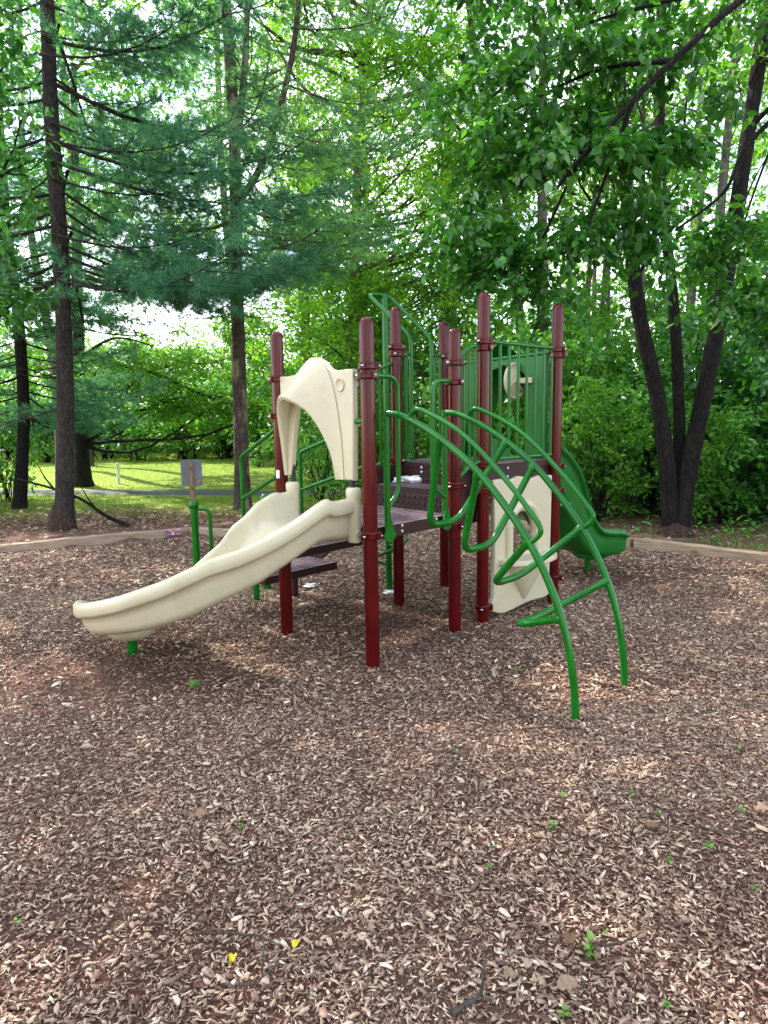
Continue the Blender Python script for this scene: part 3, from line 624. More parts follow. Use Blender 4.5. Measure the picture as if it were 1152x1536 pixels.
# ------------------------------------------------------------------ slides
def path(start, deg, L0, R, turn, L1, n=70):
    h = math.radians(deg); p = V(start, float); out = []; tot = L0 + R * math.radians(turn) + L1; ds = tot / n; s = 0
    for i in range(n + 1):
        a = h - min(max((s - L0) / R, 0), math.radians(turn)); hd = V([math.cos(a), math.sin(a)]); out.append((s, p.copy(), V([-hd[1], hd[0]]), hd)); p = p + hd * ds; s += ds
    return out
def chute(name, st, w, rimL, rimR, bedz, mat, parent, flange=.085, label=None):
    itp = lambda tab, s: float(np.interp(s, [a for a, b in tab], [b for a, b in tab]))
    rings = []; n = len(st)
    for k, (s, p, nl, hd) in enumerate(st):
        zl, zr, zb = itp(rimL, s), itp(rimR, s), itp(bedz, s); fl = flange; rr = .038
        f = 1.0
        prof = []
        def side(sg, zt):
            q = [(0, zb + .02), (.55 * w, zb + .028), (.80 * w, zb + .055), (.92 * w, zb + .11 if zt - zb > .2 else zb + .4 * (zt - zb)), (w - .016, zt - .05), (w - .014, zt - .018), (w - .004, zt - .004), (w + .014, zt), (w + .036, zt - .006), (w + .050, zt - .024), (w + .052, zt - fl + .016), (w + .044, zt - fl), (w + .018, zt - fl - .004), (w + .006, zt - fl - .02), (w + .004, max(zb + .05, zt - fl - .05)), (.995 * w, zb + .015), (.95 * w, zb - .012), (.84 * w, zb - .034), (.55 * w, zb - .045), (0, zb - .048)]
            return [(sg * u, z) for u, z in q]
        L_ = side(1, zl); R_ = side(-1, zr); prof = L_ + R_[::-1][1:-1]
        e = (n - 1 - k)
        shrink = {0: .70, 1: .84, 2: .92, 3: .965, 4: .99}.get(e, 1.0); zm = zb + .05
        rings.append([x3(p, 0) + x3(nl, 0) * (u * (1 - (1 - shrink) * .35)) + V([0, 0, zm + (z - zm) * shrink]) for u, z in prof])
    mb = MB(); mb.loft(rings); o = mb.build(name, mat, parent); sharp(o, 60)
    if label: o['label'] = label
    return o
TAN = path((-.408, 4.49), 224.2, .3, .67, 112, .28)
rL = [(0, 1.062), (.15, 1.05), (.19, 1.056), (.215, 1.071), (.25, 1.065), (.30, 1.041), (.42, .955), (.53, .885), (.63, .83), (.75, .782), (.93, .662), (1.14, .552), (1.28, .495), (1.45, .435), (1.66, .385), (1.80, .355), (1.89, .335)]
rR = [(0, 1.062), (.10, 1.05), (.15, 1.062), (.24, 1.027), (.46, .93), (.64, .863), (.79, .757), (1.13, .606), (1.3, .515), (1.5, .42), (1.7, .345), (1.89, .31)]
bd = [(0, .815), (.16, .832), (.25, .833), (.33, .795), (.45, .716), (.55, .642), (.68, .570), (.85, .463), (1.02, .385), (1.15, .342), (1.44, .255), (1.6, .235), (1.89, .23)]
tan = chute('slide', TAN, .30, rL, rR, bd, CREAM, ps, .095, 'curved cream slide')
eS = V([.697, -.718]); dS = V([-.718, -.697])
mb = MB()   # moulded end blocks where the slide meets the deck
for sg in (1, -1):
    c = V([-.408, 4.49]) + eS * (.315 * sg)
    prof = lambda rx, ry, z: [x3(c + eS * rx * math.cos(a) + dS * ry * math.sin(a), z) for a in np.linspace(0, 2 * PI, 17)[:-1]]
    mb = MB(); mb.loft([prof(.046, .036, .775), prof(.05, .04, .79), prof(.05, .04, 1.05), prof(.054, .044, 1.07), prof(.054, .044, 1.105), prof(.046, .036, 1.118), prof(.03, .022, 1.122)])
    bk = mb.build('slide_bracket', CREAM, tan)
    if sg > 0:
        ring = lambda r, o, dz: [c + eS * 0 + V([0, 0])] and [x3(c + eS * o + dS * (.012 + r * math.cos(a)), dz + r * math.sin(a)) for a in np.linspace(0, 2 * PI, 13)[:-1]]
        mb = MB(); mb.loft([ring(.020, .048, .835), ring(.020, .056, .835), ring(.014, .060, .835), ring(.011, .052, .835)]); mb.build('bolt_cap', CREAM, bk)
tubes_each('support_tube', [[x3(V([-.408, 4.49]) + eS * (.305 * sg), 1.10), x3(V([-.408, 4.49]) + eS * (.305 * sg), 1.24)] for sg in (1, -1)], BLACK, tan, .018)
c = TAN[63][1]; mb = MB(); mb.lathe((c[0] + .01, c[1] - .03, 0), [(.19, .25), (.185, .19), (.165, .135), (.13, .10), (.07, .085), (.002, .082)], 28); mb.build('slide_foot', CREAM, tan)
tube_part('leg', [[V([c[0] + .01, c[1] - .03, -.1]), V([c[0] + .01, c[1] - .03, .10])]], GREEN, tan, .032)

# hood over a slide entrance: flat panel with an arched opening, and a moulded canopy pushed outward
def hood(name, O, e, d, outer, arch, lip, mat, parent, thick, label, foot=None):
    """outer: panel outline (s,z). arch: opening (s,z) from foot to foot. lip: (s, out, z) front edge of the canopy"""
    O3 = x3(O, 0); hole = [tuple(q) for q in arch]
    ol = list(outer)
    ob = flat_panel(name, ol, [], thick, O3, x3(e, 0), (0, 0, 1), mat, parent) if foot is None else None
    return ob
def canopy(name, O, e, d, back, lip, thick, mat, parent, ns=6):
    """loft from the back arch on the panel to the front lip, with wall thickness"""
    def row(t, sh):
        out = []
        for (s0, z0), (s1, o1, z1) in zip(back, lip):
            b = 1 - (1 - t) ** 1.25
            p = V([s0 + (s1 - s0) * t, .0 + o1 * t + (.030 if 0 < t else 0) , z0 + (z1 - z0) * b]); out.append(p)
        out = cr(out, 3)
        if sh:
            cc_ = sum(out) / len(out); cc_[2] = out[0][2] * .5 + out[-1][2] * .5
            res = []
            for i, p in enumerate(out):
                tt = out[min(i + 1, len(out) - 1)] - out[max(i - 1, 0)]; tt /= np.linalg.norm(tt)
                q = V([cc_[0], p[1], min(p[2], cc_[2] + .45)]) - p; q[1] = 0; q = q - tt * (q @ tt); q /= (np.linalg.norm(q) + 1e-9); res.append(p + q * thick)
            out = res
        return [x3(O + e * p[0] + d * p[1], p[2]) for p in out]
    T = np.concatenate([[0, .004], np.linspace(.12, 1, ns)]); outer = [row(t, False) for t in T]; inner = [row(t, True) for t in T]
    rings = outer + [[.5 * (a + b) + x3(d, 0) * .010 for a, b in zip(outer[-1], inner[-1])]] + inner[::-1]
    mb = MB(); mb.loft(rings, closed=False, cap=False)
    for q in (0, -1):
        mb.add([r[q] for r in rings], [list(range(len(rings)))], 0, False)
    o = mb.build(name, mat, parent); sharp(o, 55); return o
# cream hood
E01 = (P1 - P0) / np.linalg.norm(P1 - P0); D01 = V([-.718, -.697])
outl = [(.055, 1.165), (.05, 1.45), (.045, 1.835), (.13, 1.832), (.219, 1.84), (.26, 1.868), (.31, 1.902), (.384, 1.928), (.455, 1.934), (.512, 1.91), (.578, 1.858), (.633, 1.842), (.71, 1.847), (.789, 1.845), (.785, 1.5), (.775, 1.165), (.64, 1.165), (.62, 1.30), (.59, 1.50), (.53, 1.68), (.45, 1.78), (.38, 1.80), (.29, 1.75), (.22, 1.60), (.165, 1.35), (.135, 1.165)]
hd = flat_panel('slide_hood', outl, [], .045, x3(P0, 0), x3(E01, 0), (0, 0, 1), CREAM, ps, .012); hd['label'] = 'cream slide hood with moulded canopy'
back = [(.075, 1.168), (.085, 1.40), (.13, 1.62), (.235, 1.80), (.36, 1.918), (.455, 1.932), (.545, 1.872), (.615, 1.73), (.665, 1.50), (.685, 1.30), (.69, 1.168)]
lip = [(.075, 0, 1.168), (.085, .03, 1.40), (.12, .075, 1.56), (.165, .105, 1.65), (.225, .13, 1.70), (.30, .13, 1.705), (.40, .095, 1.655), (.48, .06, 1.58), (.56, .03, 1.46), (.62, .01, 1.32), (.645, 0, 1.168)]
canopy('canopy', P0, E01, D01, back, lip, .035, CREAM, hd)
mb = MB(); c = P0 + E01 * .672 + D01 * .0225
ring = lambda r, o: [x3(c + E01 * r * math.cos(a) + D01 * o, 1.755 + r * 1.08 * math.sin(a)) for a in np.linspace(0, 2 * PI, 21)[:-1]]
mb.loft([ring(.042, 0), ring(.042, .004), ring(.037, .008), ring(.034, .0045), ring(.006, .0035)]); mb.build('badge', CREAM, hd)
tubes_each('mounting_pipe', [[x3(P0 + E01 * .77, z), x3(P1, z)] for z in (1.81, 1.53)] + [[x3(P0 + E01 * .06, z), x3(P0, z)] for z in (1.82, 1.57)], GREEN, hd, .017)

# green slide, seen from its outer side behind the right-hand post
e64 = (P4 - P6) / np.linalg.norm(P4 - P6); d64 = V([.61, .79])
mid = (P6 + P4) / 2 + V([.095, -.075])
GRN = path(mid, 52.2, .70, 1.48, 34, .10, 60)
gR = [(0, 1.36), (.15, 1.37), (.32, 1.311), (.54, 1.209), (.73, 1.09), (.86, .98), (.96, .83), (1.03, .72), (1.10, .62), (1.19, .53), (1.28, .475), (1.40, .45), (1.6, .44), (1.75, .44)]
gB = [(0, 1.16), (.2, 1.12), (.4, .97), (.6, .79), (.8, .57), (.95, .40), (1.05, .32), (1.2, .245), (1.4, .21), (1.75, .21)]
gs_ = chute('slide', GRN, .275, gR, gR, gB, GREENP, ps, .06, 'green slide leading away to the timber edge')
c = GRN[52][1]; mb = MB(); mb.lathe((c[0] - .02, c[1] - .05, 0), [(.19, .25), (.18, .16), (.15, .135), (.06, .125), (.002, .124)], 28); mb.build('slide_foot', GREENP, gs_)
tube_part('leg', [[V([2.04, 6.76, -.1]), V([2.04, 6.76, .14])]], GREEN, gs_, .03)
tube_part('brace', [bend([x3(P4, .815), x3(P4 + V([.16, .10]), .815), x3(GRN[22][1], .70)], .03)], GREEN, gs_, .02)
# green hood with arched opening
O6 = x3(P6, 0)
outl = [(.10, 1.2), (.10, 1.97), (.3, 1.99), (.53, 2.0), (.80, 2.01), (.965, 2.02), (.97, 1.2), (.80, 1.2), (.80, 1.7), (.775, 1.86), (.70, 1.93), (.58, 1.945), (.48, 1.91), (.41, 1.80), (.33, 1.64), (.24, 1.48), (.20, 1.2)]
gh = flat_panel('slide_hood', outl, [], .05, O6, x3(e64, 0), (0, 0, 1), GREENP, ps, .01); gh['label'] = 'green slide hood with steering wheel'
back = [(.20, 1.2), (.22, 1.48), (.30, 1.68), (.38, 1.90), (.45, 2.06), (.53, 2.125), (.62, 2.10), (.72, 2.0), (.80, 1.80), (.81, 1.5), (.81, 1.2)]
lip = [(.24, .05, 1.2), (.26, .16, 1.48), (.33, .22, 1.62), (.40, .26, 1.72), (.46, .28, 1.78), (.53, .28, 1.80), (.60, .27, 1.78), (.68, .23, 1.70), (.75, .18, 1.58), (.78, .1, 1.4), (.79, .05, 1.2)]
canopy('canopy', P6, e64, d64, back, lip, .035, GREENP, gh)
tube_part('hood_flange', [[x3(P6 + e64 * .06, 1.985) - x3(d64 * .02, 0), x3(P6 + e64 * .98, 2.03) - x3(d64 * .02, 0)]], GREENP, gh, .014)
# toy steering wheel
wc = V([1.075, 5.64, 1.82]); a_ = unit(V([.70, -.71, 0.])); u_ = V([a_[1] * -1, a_[0], 0]) * -1; z_ = V([0, 0, 1.])
mb = MB(); R_ = .135
mb.tube([wc + R_ * (math.cos(t) * u_ + math.sin(t) * z_) for t in np.linspace(0, 2 * PI, 49)], .013, 10, caps=False)
mb.loft([[wc + a_ * o + r * (math.cos(t) * u_ + math.sin(t) * z_) for t in np.linspace(0, 2 * PI, 49)[:-1]] for r, o in ((.001, .006), (R_, .006), (R_, -.006), (.001, -.006))], cap=False)
for t in (PI / 2 + .3, PI * 1.2, PI * 1.85):
    mb.tube([wc + a_ * .006, wc + a_ * .006 + R_ * (math.cos(t) * u_ + math.sin(t) * z_)], .010, 8)
wh = mb.build('steering_wheel', CREAM, gh); wh['label'] = 'cream toy steering wheel'
mb = MB(); mb.box(wc + V([.065, -.045, 0]) , V([.055, -.045, 0]), V([.008, .010, 0]), V([0, 0, .022])); mb.build('wheel_bracket', CREAM, wh, bevel=.004)

# cream shop-front panel under the upper deck
def arch_loop(x0, x1, z0, zs, n=10):
    c, r = (x0 + x1) / 2, (x1 - x0) / 2; return [(x0, z0), (x0, zs)] + [(c - r * math.cos(a), zs + r * math.sin(a) * 1.05) for a in np.linspace(0, PI, n)[1:-1]] + [(x1, zs), (x1, z0)]
wv = lambda pts: [(p[0], p[1]) for p in cr([V([a, b]) for a, b in pts], 5)]
top = wv([(.084, 1.079), (.19, 1.082), (.261, 1.068), (.33, 1.078), (.383, 1.09), (.46, 1.075), (.52, 1.064), (.58, 1.068), (.649, 1.080), (.73, 1.075), (.79, 1.07)])
bot = wv([(.775, .10), (.70, .085), (.601, .088), (.50, .085), (.412, .074), (.30, .058), (.22, .052), (.164, .062), (.10, .085), (.068, .105)])
hp = flat_panel('shop_panel', [(.068, .105), (.075, .15), (.105, .20), (.11, .60), (.10, .9)] + top + [(.785, .6), (.775, .10)] + bot[1:-1], [arch_loop(.30, .565, .50, .68)], .045, x3(P3, 0), x3(e34, 0), (0, 0, 1), CREAM, ps, .01); hp['label'] = 'cream play shop panel with arched window and counter'
fr = arch_loop(.262, .603, .47, .69, 14)
tube_part('window_frame', [cr([pl34(s, z, .022) for s, z in fr], 3)], CREAM, hp, .036, 12)
mb = MB(); hw = .30; cs = .455
half = lambda k, z: [pl34(cs + hw * k * math.cos(a), z, .02 + .20 * k * math.sin(a) ** .8 if math.sin(a) > 0 else .02) for a in np.linspace(0, PI, 25)]
mb.loft([half(.96, .432), half(1.0, .438), half(1.0, .468), half(.975, .476)]); o = mb.build('counter', CREAM, hp); sharp(o, 50)
mb = MB(); cone = lambda k, z: [pl34(cs + .20 * k * math.cos(a), z, .018 + .14 * k * math.sin(a)) for a in np.linspace(0, PI, 21)]
mb.loft([cone(1.0, .433), cone(.92, .38), cone(.5, .25), cone(.12, .13), cone(.02, .115)]); o = mb.build('counter_bracket', CREAM, hp); sharp(o, 50)
tubes_each('mounting_pipe', [[pl34(0, z), pl34(.12, z)] for z in (.14, .95)] + [[pl34(.76, z), pl34(.85, z)] for z in (.224, .938)], MAROON, hp, .016)

# ------------------------------------------------------------------ trees and plants
def wobble(a, b, n, amp, rng, sag=0.0):
    a, b = V(a, float), V(b, float); L = np.linalg.norm(b - a); out = []
    o1, o2 = rng.normal(size=3), rng.normal(size=3)
    for i in range(n + 1):
        t = i / n; k = math.sin(PI * t); out.append(a + (b - a) * t + (o1 * k + o2 * math.sin(2 * PI * t) * .5) * amp * L * .3 + V([0, 0, -sag * L * k]))
    return out
def trunk_tube(mb, pts, r0, r1, flare=1.5, n=14, rng=RNG, sub=5):
    P = cr(pts, sub); k = len(P); L = np.cumsum([0] + [np.linalg.norm(P[i + 1] - P[i]) for i in range(k - 1)])
    R = [(r0 + (r1 - r0) * l / L[-1]) * (1 + (flare - 1) * math.exp(-l / .28)) * rng.uniform(.95, 1.05) for l in L]
    mb.tube(P, R, n, caps=False); return P
def interp_path(P, z):
    for i in range(len(P) - 1):
        if P[i][2] <= z <= P[i + 1][2]:
            t = (z - P[i][2]) / (P[i + 1][2] - P[i][2] + 1e-9); return P[i] * (1 - t) + P[i + 1] * t
    return P[-1]

def pine(name, label, path_, r0, bark, z0, ztop, nb, reach, rng, group=None, dead=(1.7, 4.0, 9), forks=(), needle=.135, extra=(), tufts=1.0, clear=False, mat=None, avoid=None, nw=.0066):
    base = V(path_[0], float); t = thing(name, label, 'tree', tuple(base), group); mb = MB(); loc = lambda p: V(p, float) - base
    P = trunk_tube(mb, [loc(p) for p in path_], r0, r0 * .35, 1.55, rng=rng)
    for f in forks: trunk_tube(mb, [loc(p) for p in f], r0 * .46, r0 * .22, 1.0, rng=rng)
    tips, dirs = [], []
    def branch(s, d, L, r, rise, needles=True):
        side = unit(np.cross(d, V([0, 0, 1.])))
        n = 7; bp = [s + d * L * k / n + V([0, 0, rise * L * (k / n) ** 2 - .10 * L * math.sin(PI * k / n)]) + side * L * .05 * math.sin(3 * k / n + r * 90) for k in range(n + 1)]
        mb.tube(bp, [r * (1 - .8 * k / n) for k in range(n + 1)], 5, caps=False)
        m = max(5, int(L * 6.6)); 
        for k in range(m):
            u = .12 + .88 * (k + rng.random()) / m; i = min(int(u * n), n - 1); q = bp[i] + (bp[i + 1] - bp[i]) * (u * n - i)
            sg = 1 if k % 2 else -1; ld = unit(d * rng.uniform(.4, .9) + side * sg * rng.uniform(.5, 1.0) + V([0, 0, rng.normal(.02, .16)]))
            ll = L * .42 * (1.15 - u * .75) * rng.uniform(.6, 1.15)
            lp = [q + ld * ll * x + V([0, 0, -.05 * ll * x * x]) for x in (0, .5, 1)]
            mb.tube(lp, [r * .32, r * .22, r * .08], 4, caps=False)
            if needles:
                c = max(2, int(ll / .066 * tufts))
                for j in range(c):
                    x = .22 + .78 * (j + rng.random() * .6) / c; tips.append(q + ld * ll * x + V([0, 0, -.05 * ll * x * x]) + rng.normal(size=3) * .035); dirs.append(unit(ld + rng.normal(size=3) * .35))
        if needles:
            for j in range(6): tips.append(bp[-1] - d * j * .07 + rng.normal(size=3) * .02); dirs.append(d)
    ga = rng.random() * 6
    for k in range(nb):
        z = z0 + (ztop - z0) * ((k + rng.random() * .8) / nb) ** 1.7; ga += 2.4 + rng.normal(0, .3)
        if z < 8 and math.sin(ga) < -.62 + (.35 if clear else 0): ga += 1.9
        d = V([math.cos(ga), math.sin(ga), 0]); L = reach * (1.05 - .75 * (z - z0) / (ztop - z0)) * rng.uniform(.75, 1.2)
        pth = P
        if forks and z > forks[0][0][2]: pth = P if rng.random() < .5 else [loc(p) for p in forks[int(rng.integers(len(forks)))]]
        if z > 8: L *= 1.45  # boughs above the view lengthened to keep sun off the playground
        branch(interp_path(pth, z), d, L, 0.005 + .0052 * L, rng.uniform(-.06, .13))
    for (z, az, L) in extra: branch(interp_path(P, z), V([math.cos(az), math.sin(az), 0]), L, .009 + .007 * L, rng.uniform(.0, .1))
    for k in range(dead[2]):
        z = rng.uniform(dead[0], dead[1]); a = rng.uniform(0, 2 * PI); branch(interp_path(P, z), V([math.cos(a), math.sin(a), rng.uniform(-.15, .1)]), rng.uniform(.7, 1.9), .013, rng.uniform(-.15, .05), False)
    mb.build('trunk', bark, t, origin=base * 0).location = (0, 0, 0)
    T = V(tips); D = V(dirs); n = len(T); per = 24; ti = np.repeat(np.arange(n), per); N = len(ti)
    a = unit(D[ti] * rng.uniform(.5, 1.6, (N, 1)) + rand_dir(N, rng)); a[:, 2] -= .22
    Ln = needle * rng.uniform(.7, 1.2, N); r = np.clip(.45 + rng.normal(0, .13, n)[ti] + rng.normal(0, .12, N), 0, 1)
    sd_ = unit(np.cross(a, rand_dir(N, rng))); a = unit(a); p0 = T[ti]
    v = np.stack([p0 - sd_ * nw * .5, p0 + sd_ * nw * .5, p0 + a * Ln[:, None]], 1).reshape(-1, 3)
    raw_mesh('crown', v, np.arange(3 * N), 3, mat or L_PINE, np.repeat(r, 3), t)
    return t

def broad(name, label, path_, r0, bark, clumps, R, twigs, per, leaf, mat, rng, group=None, limbs=.6, fine=False, forks=(), flat=.55, droop=.25, wl=.55, flare=1.5, extra_limbs=(), cat='tree'):
    base = V(path_[0], float); t = thing(name, label, cat, tuple(base), group); mb = MB(); loc = lambda p: V(p, float) - base
    P = trunk_tube(mb, [loc(p) for p in path_], r0, r0 * .35, flare, rng=rng); paths = [P]
    for f, rf in forks: paths.append(trunk_tube(mb, [loc(p) for p in f], rf, rf * .4, 1.0, rng=rng))
    for f, rf in extra_limbs: mb.tube(cr([loc(p) for p in f], 6), list(np.linspace(rf, rf * .3, (len(f) - 1) * 6 + 1)), 8, caps=False)
    C = V([loc(c) for c in clumps])
    for c in C:
        if rng.random() > limbs: continue
        best = None
        for pth in paths:
            z = c[2] - .35 * np.linalg.norm(c[:2]) - rng.uniform(.1, .6); s = interp_path(pth, max(z, pth[0][2] + (pth[-1][2] - pth[0][2]) * .12))
            if best is None or np.linalg.norm(c - s) < np.linalg.norm(c - best): best = s
        L = np.linalg.norm(c - best); w_ = wobble(best, c, 6, .22, rng, .06); rr = min(r0 * .42, .010 + .010 * L)
        mb.tube(w_, [rr * (1 - .75 * k / 6) for k in range(7)], 6, caps=False)
        for k in range(3):
            b = w_[3 + k] + rand_dir(1, rng, .5)[0] * R * rng.uniform(.5, .9); mb.tube(wobble(w_[3 + k], b, 3, .2, rng), [rr * .35, rr * .28, rr * .2, rr * .1], 4, caps=False)
    mb.build('trunk', bark, t).location = (0, 0, 0)
    rad = R * rng.uniform(.7, 1.25, len(C)); v, f, p, r = foliage(C, rad, twigs, per, leaf, rng, flat, droop, fine, wl)
    raw_mesh('crown', v, f, p, mat, r, t)
    return t
def ell(n, c, rx, ry, rz, rng, hollow=.35):
    d = rand_dir(n, rng); r = (hollow ** 3 + (1 - hollow ** 3) * rng.random(n)) ** (1 / 3)
    return V(c) + d * r[:, None] * V([rx, ry, rz])

R1 = np.random.default_rng(101)
pine('pine_tree', 'dark straight pine with reddish base close behind the timber edging', [(-4.47, 9.43, -.1), (-4.38, 9.43, .8), (-4.29, 9.43, 1.83), (-4.20, 9.43, 3.6), (-4.18, 9.43, 5.4), (-4.12, 9.45, 7.0), (-4.0, 9.5, 11), (-3.95, 9.5, 15)], .122, B_PINE, 3.5, 14.5, 74, 3.2, R1,
     extra=[(3.62, .1, 3.0), (3.65, .5, 2.6), (3.6, 2.6, 2.2), (5.2, .15, 3.0), (5.9, .4, 3.0), (5.35, 2.9, 2.0), (6.4, -.3, 2.8)])
pine('pine_tree', 'thin dark pine with drooping low boughs left of the reddish-based pine', [(-6.31, 11.75, -.1), (-6.15, 11.75, 1.0), (-6.05, 11.75, 1.9), (-6.02, 11.75, 3.5), (-6.08, 11.75, 5.0), (-6.0, 11.8, 9), (-5.9, 11.8, 13)], .105, B_DARK, 1.7, 12.5, 66, 1.9, R1)
pine('pine_tree', 'tall pine with pale flaking bark and forked top behind the cream slide', [(-2.34, 11.3, -.1), (-2.33, 11.3, .8), (-2.31, 11.3, 1.84), (-2.27, 11.3, 3.9), (-2.22, 11.3, 5.5), (-2.23, 11.3, 6.9), (-2.3, 11.3, 9), (-2.4, 11.3, 14)], .125, B_PATCH, 4.2, 14, 66, 2.5, R1,
     forks=[[(-2.22, 11.3, 5.5), (-2.03, 11.3, 6.65), (-1.92, 11.3, 7.8), (-1.6, 11.3, 11), (-1.5, 11.3, 13)], [(-2.15, 11.25, 4.9), (-1.7, 11.2, 5.6), (-1.2, 11.1, 7.2), (-1.0, 11.1, 9.5)]], dead=(2.2, 4.4, 16), clear=True, mat=L_PINE2, tufts=.85,
     extra=[(4.5, 2.7, 2.4), (4.9, .2, 2.2), (5.0, -.6, 2.0), (5.8, .5, 2.0), (6.2, 3.0, 2.6), (6.0, -1.2, 2.2), (4.7, 3.4, 2.6)])

mb = MB(); mb.lathe((0, 0, 0), [(.36, -.05), (.26, .02), (.205, .10), (.185, .22), (.172, .36), (.10, .5)], 20)
for a_0, l_ in ((2.7, .75), (-.5, .55), (3.9, .6), (-1.4, .5)): d_ = V([math.cos(a_0), math.sin(a_0), 0.]); mb.tube([d_ * .1 + V([0, 0, .10]), d_ * .3 + V([0, 0, .055]), d_ * l_ + V([0, 0, .01])], [.07, .05, .02], 7)
o = mb.build('root_flare', B_CLAY); o.parent = bpy.data.objects['pine_tree']
R2 = np.random.default_rng(202)
# leaning three-trunked cherry at the right
G0 = (3.62, 8.40, -.12)
ch = thing('cherry_tree', 'dark tree with three trunks fanning from one base by the timber edging', 'tree', (3.62, 8.40, 0)); gb = V([3.62, 8.40, 0]); lc = lambda L_: [V(p) - gb for p in L_]
TR = [([(3.54, 8.40, -.1), (3.55, 8.40, .2), (3.47, 8.39, .88), (3.31, 8.39, 1.77), (3.08, 8.39, 2.63), (2.93, 8.39, 3.54), (2.87, 8.39, 4.13), (2.7, 8.5, 6.2), (2.5, 8.6, 9)], .104), ([(3.66, 8.48, -.1), (3.67, 8.49, .87), (3.58, 8.5, 2.24), (3.45, 8.5, 3.26), (3.35, 8.5, 3.8), (3.28, 8.5, 4.5), (3.3, 8.8, 7), (3.2, 9.2, 10)], .078), ([(3.66, 8.36, -.1), (3.68, 8.37, .38), (3.75, 8.38, .96), (3.92, 8.39, 1.99), (4.09, 8.39, 3.22), (4.19, 8.39, 4.19), (4.28, 8.39, 5.04), (4.39, 8.39, 5.95), (4.8, 8.4, 8), (5.1, 8.4, 11)], .112)]
paths = []
for pts, r in TR:
    mb = MB(); paths.append(trunk_tube(mb, lc(pts), r, r * .4, 1.25, 14, R2)); mb.build('trunk', B_DARK, ch).location = (0, 0, 0)
mb = MB(); mb.lathe((0, 0, 0), [(.40, -.14), (.26, -.02), (.205, .06), (.17, .15), (.12, .20), (.02, .22)], 22); mb.build('root_flare', B_CLAY, ch).location = (0, 0, 0)
C = [p for p in np.concatenate([ell(18, (3.3, 8.6, 6.6), 2.4, 1.8, 2.6, R2), ell(14, (4.6, 8.5, 6.8), 1.8, 1.8, 2.6, R2), ell(7, (3.0, 8.6, 4.3), .8, .8, .6, R2), ell(8, (3.8, 8.6, 9.6), 2, 2, 1.6, R2)])]
mb = MB()
for c in C:
    c = c - gb; s = min((interp_path(p, max(1.8, c[2] - .9)) for p in paths), key=lambda q: np.linalg.norm(q - c)); L = np.linalg.norm(c - s); mb.tube(wobble(s, c, 6, .22, R2, .04), list(np.linspace(.012 + .009 * L, .006, 7)), 6, caps=False)
mb.build('branch', B_DARK, ch).location = (0, 0, 0)
v, f, p, r = foliage(V(C) - gb, np.full(len(C), .75), 16, 11, .085, R2); raw_mesh('crown', v, f, p, L_MID, r, ch)

# broad-leaved tree standing out of frame on the right, its low limb reaching over the playground
R3 = np.random.default_rng(303)
limb1 = [(5.2, 6.6, 4.3), (4.2, 6.0, 4.95), (3.3, 5.7, 4.95), (2.67, 5.5, 4.53), (2.20, 5.5, 4.13), (1.91, 5.5, 3.86), (1.52, 5.55, 3.45), (1.38, 5.6, 3.28)]
limb2 = [(5.15, 6.6, 3.6), (4.1, 6.3, 3.9), (3.42, 6.2, 4.0), (3.1, 6.2, 3.72), (2.95, 6.2, 3.4), (2.55, 6.2, 3.1)]
limb3 = [(5.15, 6.6, 4.8), (4.0, 6.6, 5.5), (2.8, 6.6, 5.4), (1.8, 6.7, 5.0), (1.0, 6.8, 4.4)]
limb4 = [(2.9, 5.6, 4.7), (2.3, 5.9, 4.75), (1.6, 6.1, 4.65), (1.0, 6.2, 4.3)]
C = []
for c, rr, n in (((1.25, 6.0, 4.3), (.75, .6, .8), 26), ((1.75, 5.9, 3.55), (.7, .5, .6), 22), ((.98, 6.1, 3.2), (.5, .45, .5), 15), ((1.35, 6.0, 2.82), (.5, .4, .28), 11), ((2.0, 6.1, 4.7), (.7, .5, .6), 16), ((2.35, 6.2, 3.5), (.4, .4, .5), 7), ((3.1, 6.3, 2.95), (.35, .4, .3), 8), ((3.3, 6.3, 2.45), (.3, .3, .25), 6), ((3.0, 6.3, 4.6), (.6, .5, .5), 9), ((2.2, 6.4, 6.0), (1.8, 1.4, .8), 9), ((4.8, 6.6, 6.4), (1.3, 1.3, 1.2), 16), ((4.3, 6.6, 3.6), (.6, .8, .6), 8), ((2.15, 6.0, 2.95), (.3, .3, .25), 4)):
    C += list(ell(n, c, *rr, R3, .1))
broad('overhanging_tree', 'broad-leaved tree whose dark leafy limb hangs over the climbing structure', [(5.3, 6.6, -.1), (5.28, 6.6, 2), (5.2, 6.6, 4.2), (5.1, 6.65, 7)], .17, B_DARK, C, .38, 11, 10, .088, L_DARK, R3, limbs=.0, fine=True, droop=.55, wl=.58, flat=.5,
      extra_limbs=[(limb1, .040), (limb2, .032), (limb3, .034), (limb4, .022), ([(1.91, 5.5, 3.86), (1.75, 5.7, 3.3), (1.6, 5.8, 2.8)], .018), ([(1.52, 5.55, 3.45), (1.35, 5.9, 3.0), (1.2, 6.1, 2.6)], .014), ([(2.2, 5.5, 4.13), (1.7, 5.8, 4.2), (1.1, 6.0, 4.0)], .022), ([(3.42, 6.2, 4.0), (3.2, 6.3, 3.2), (3.15, 6.3, 2.5)], .014)])
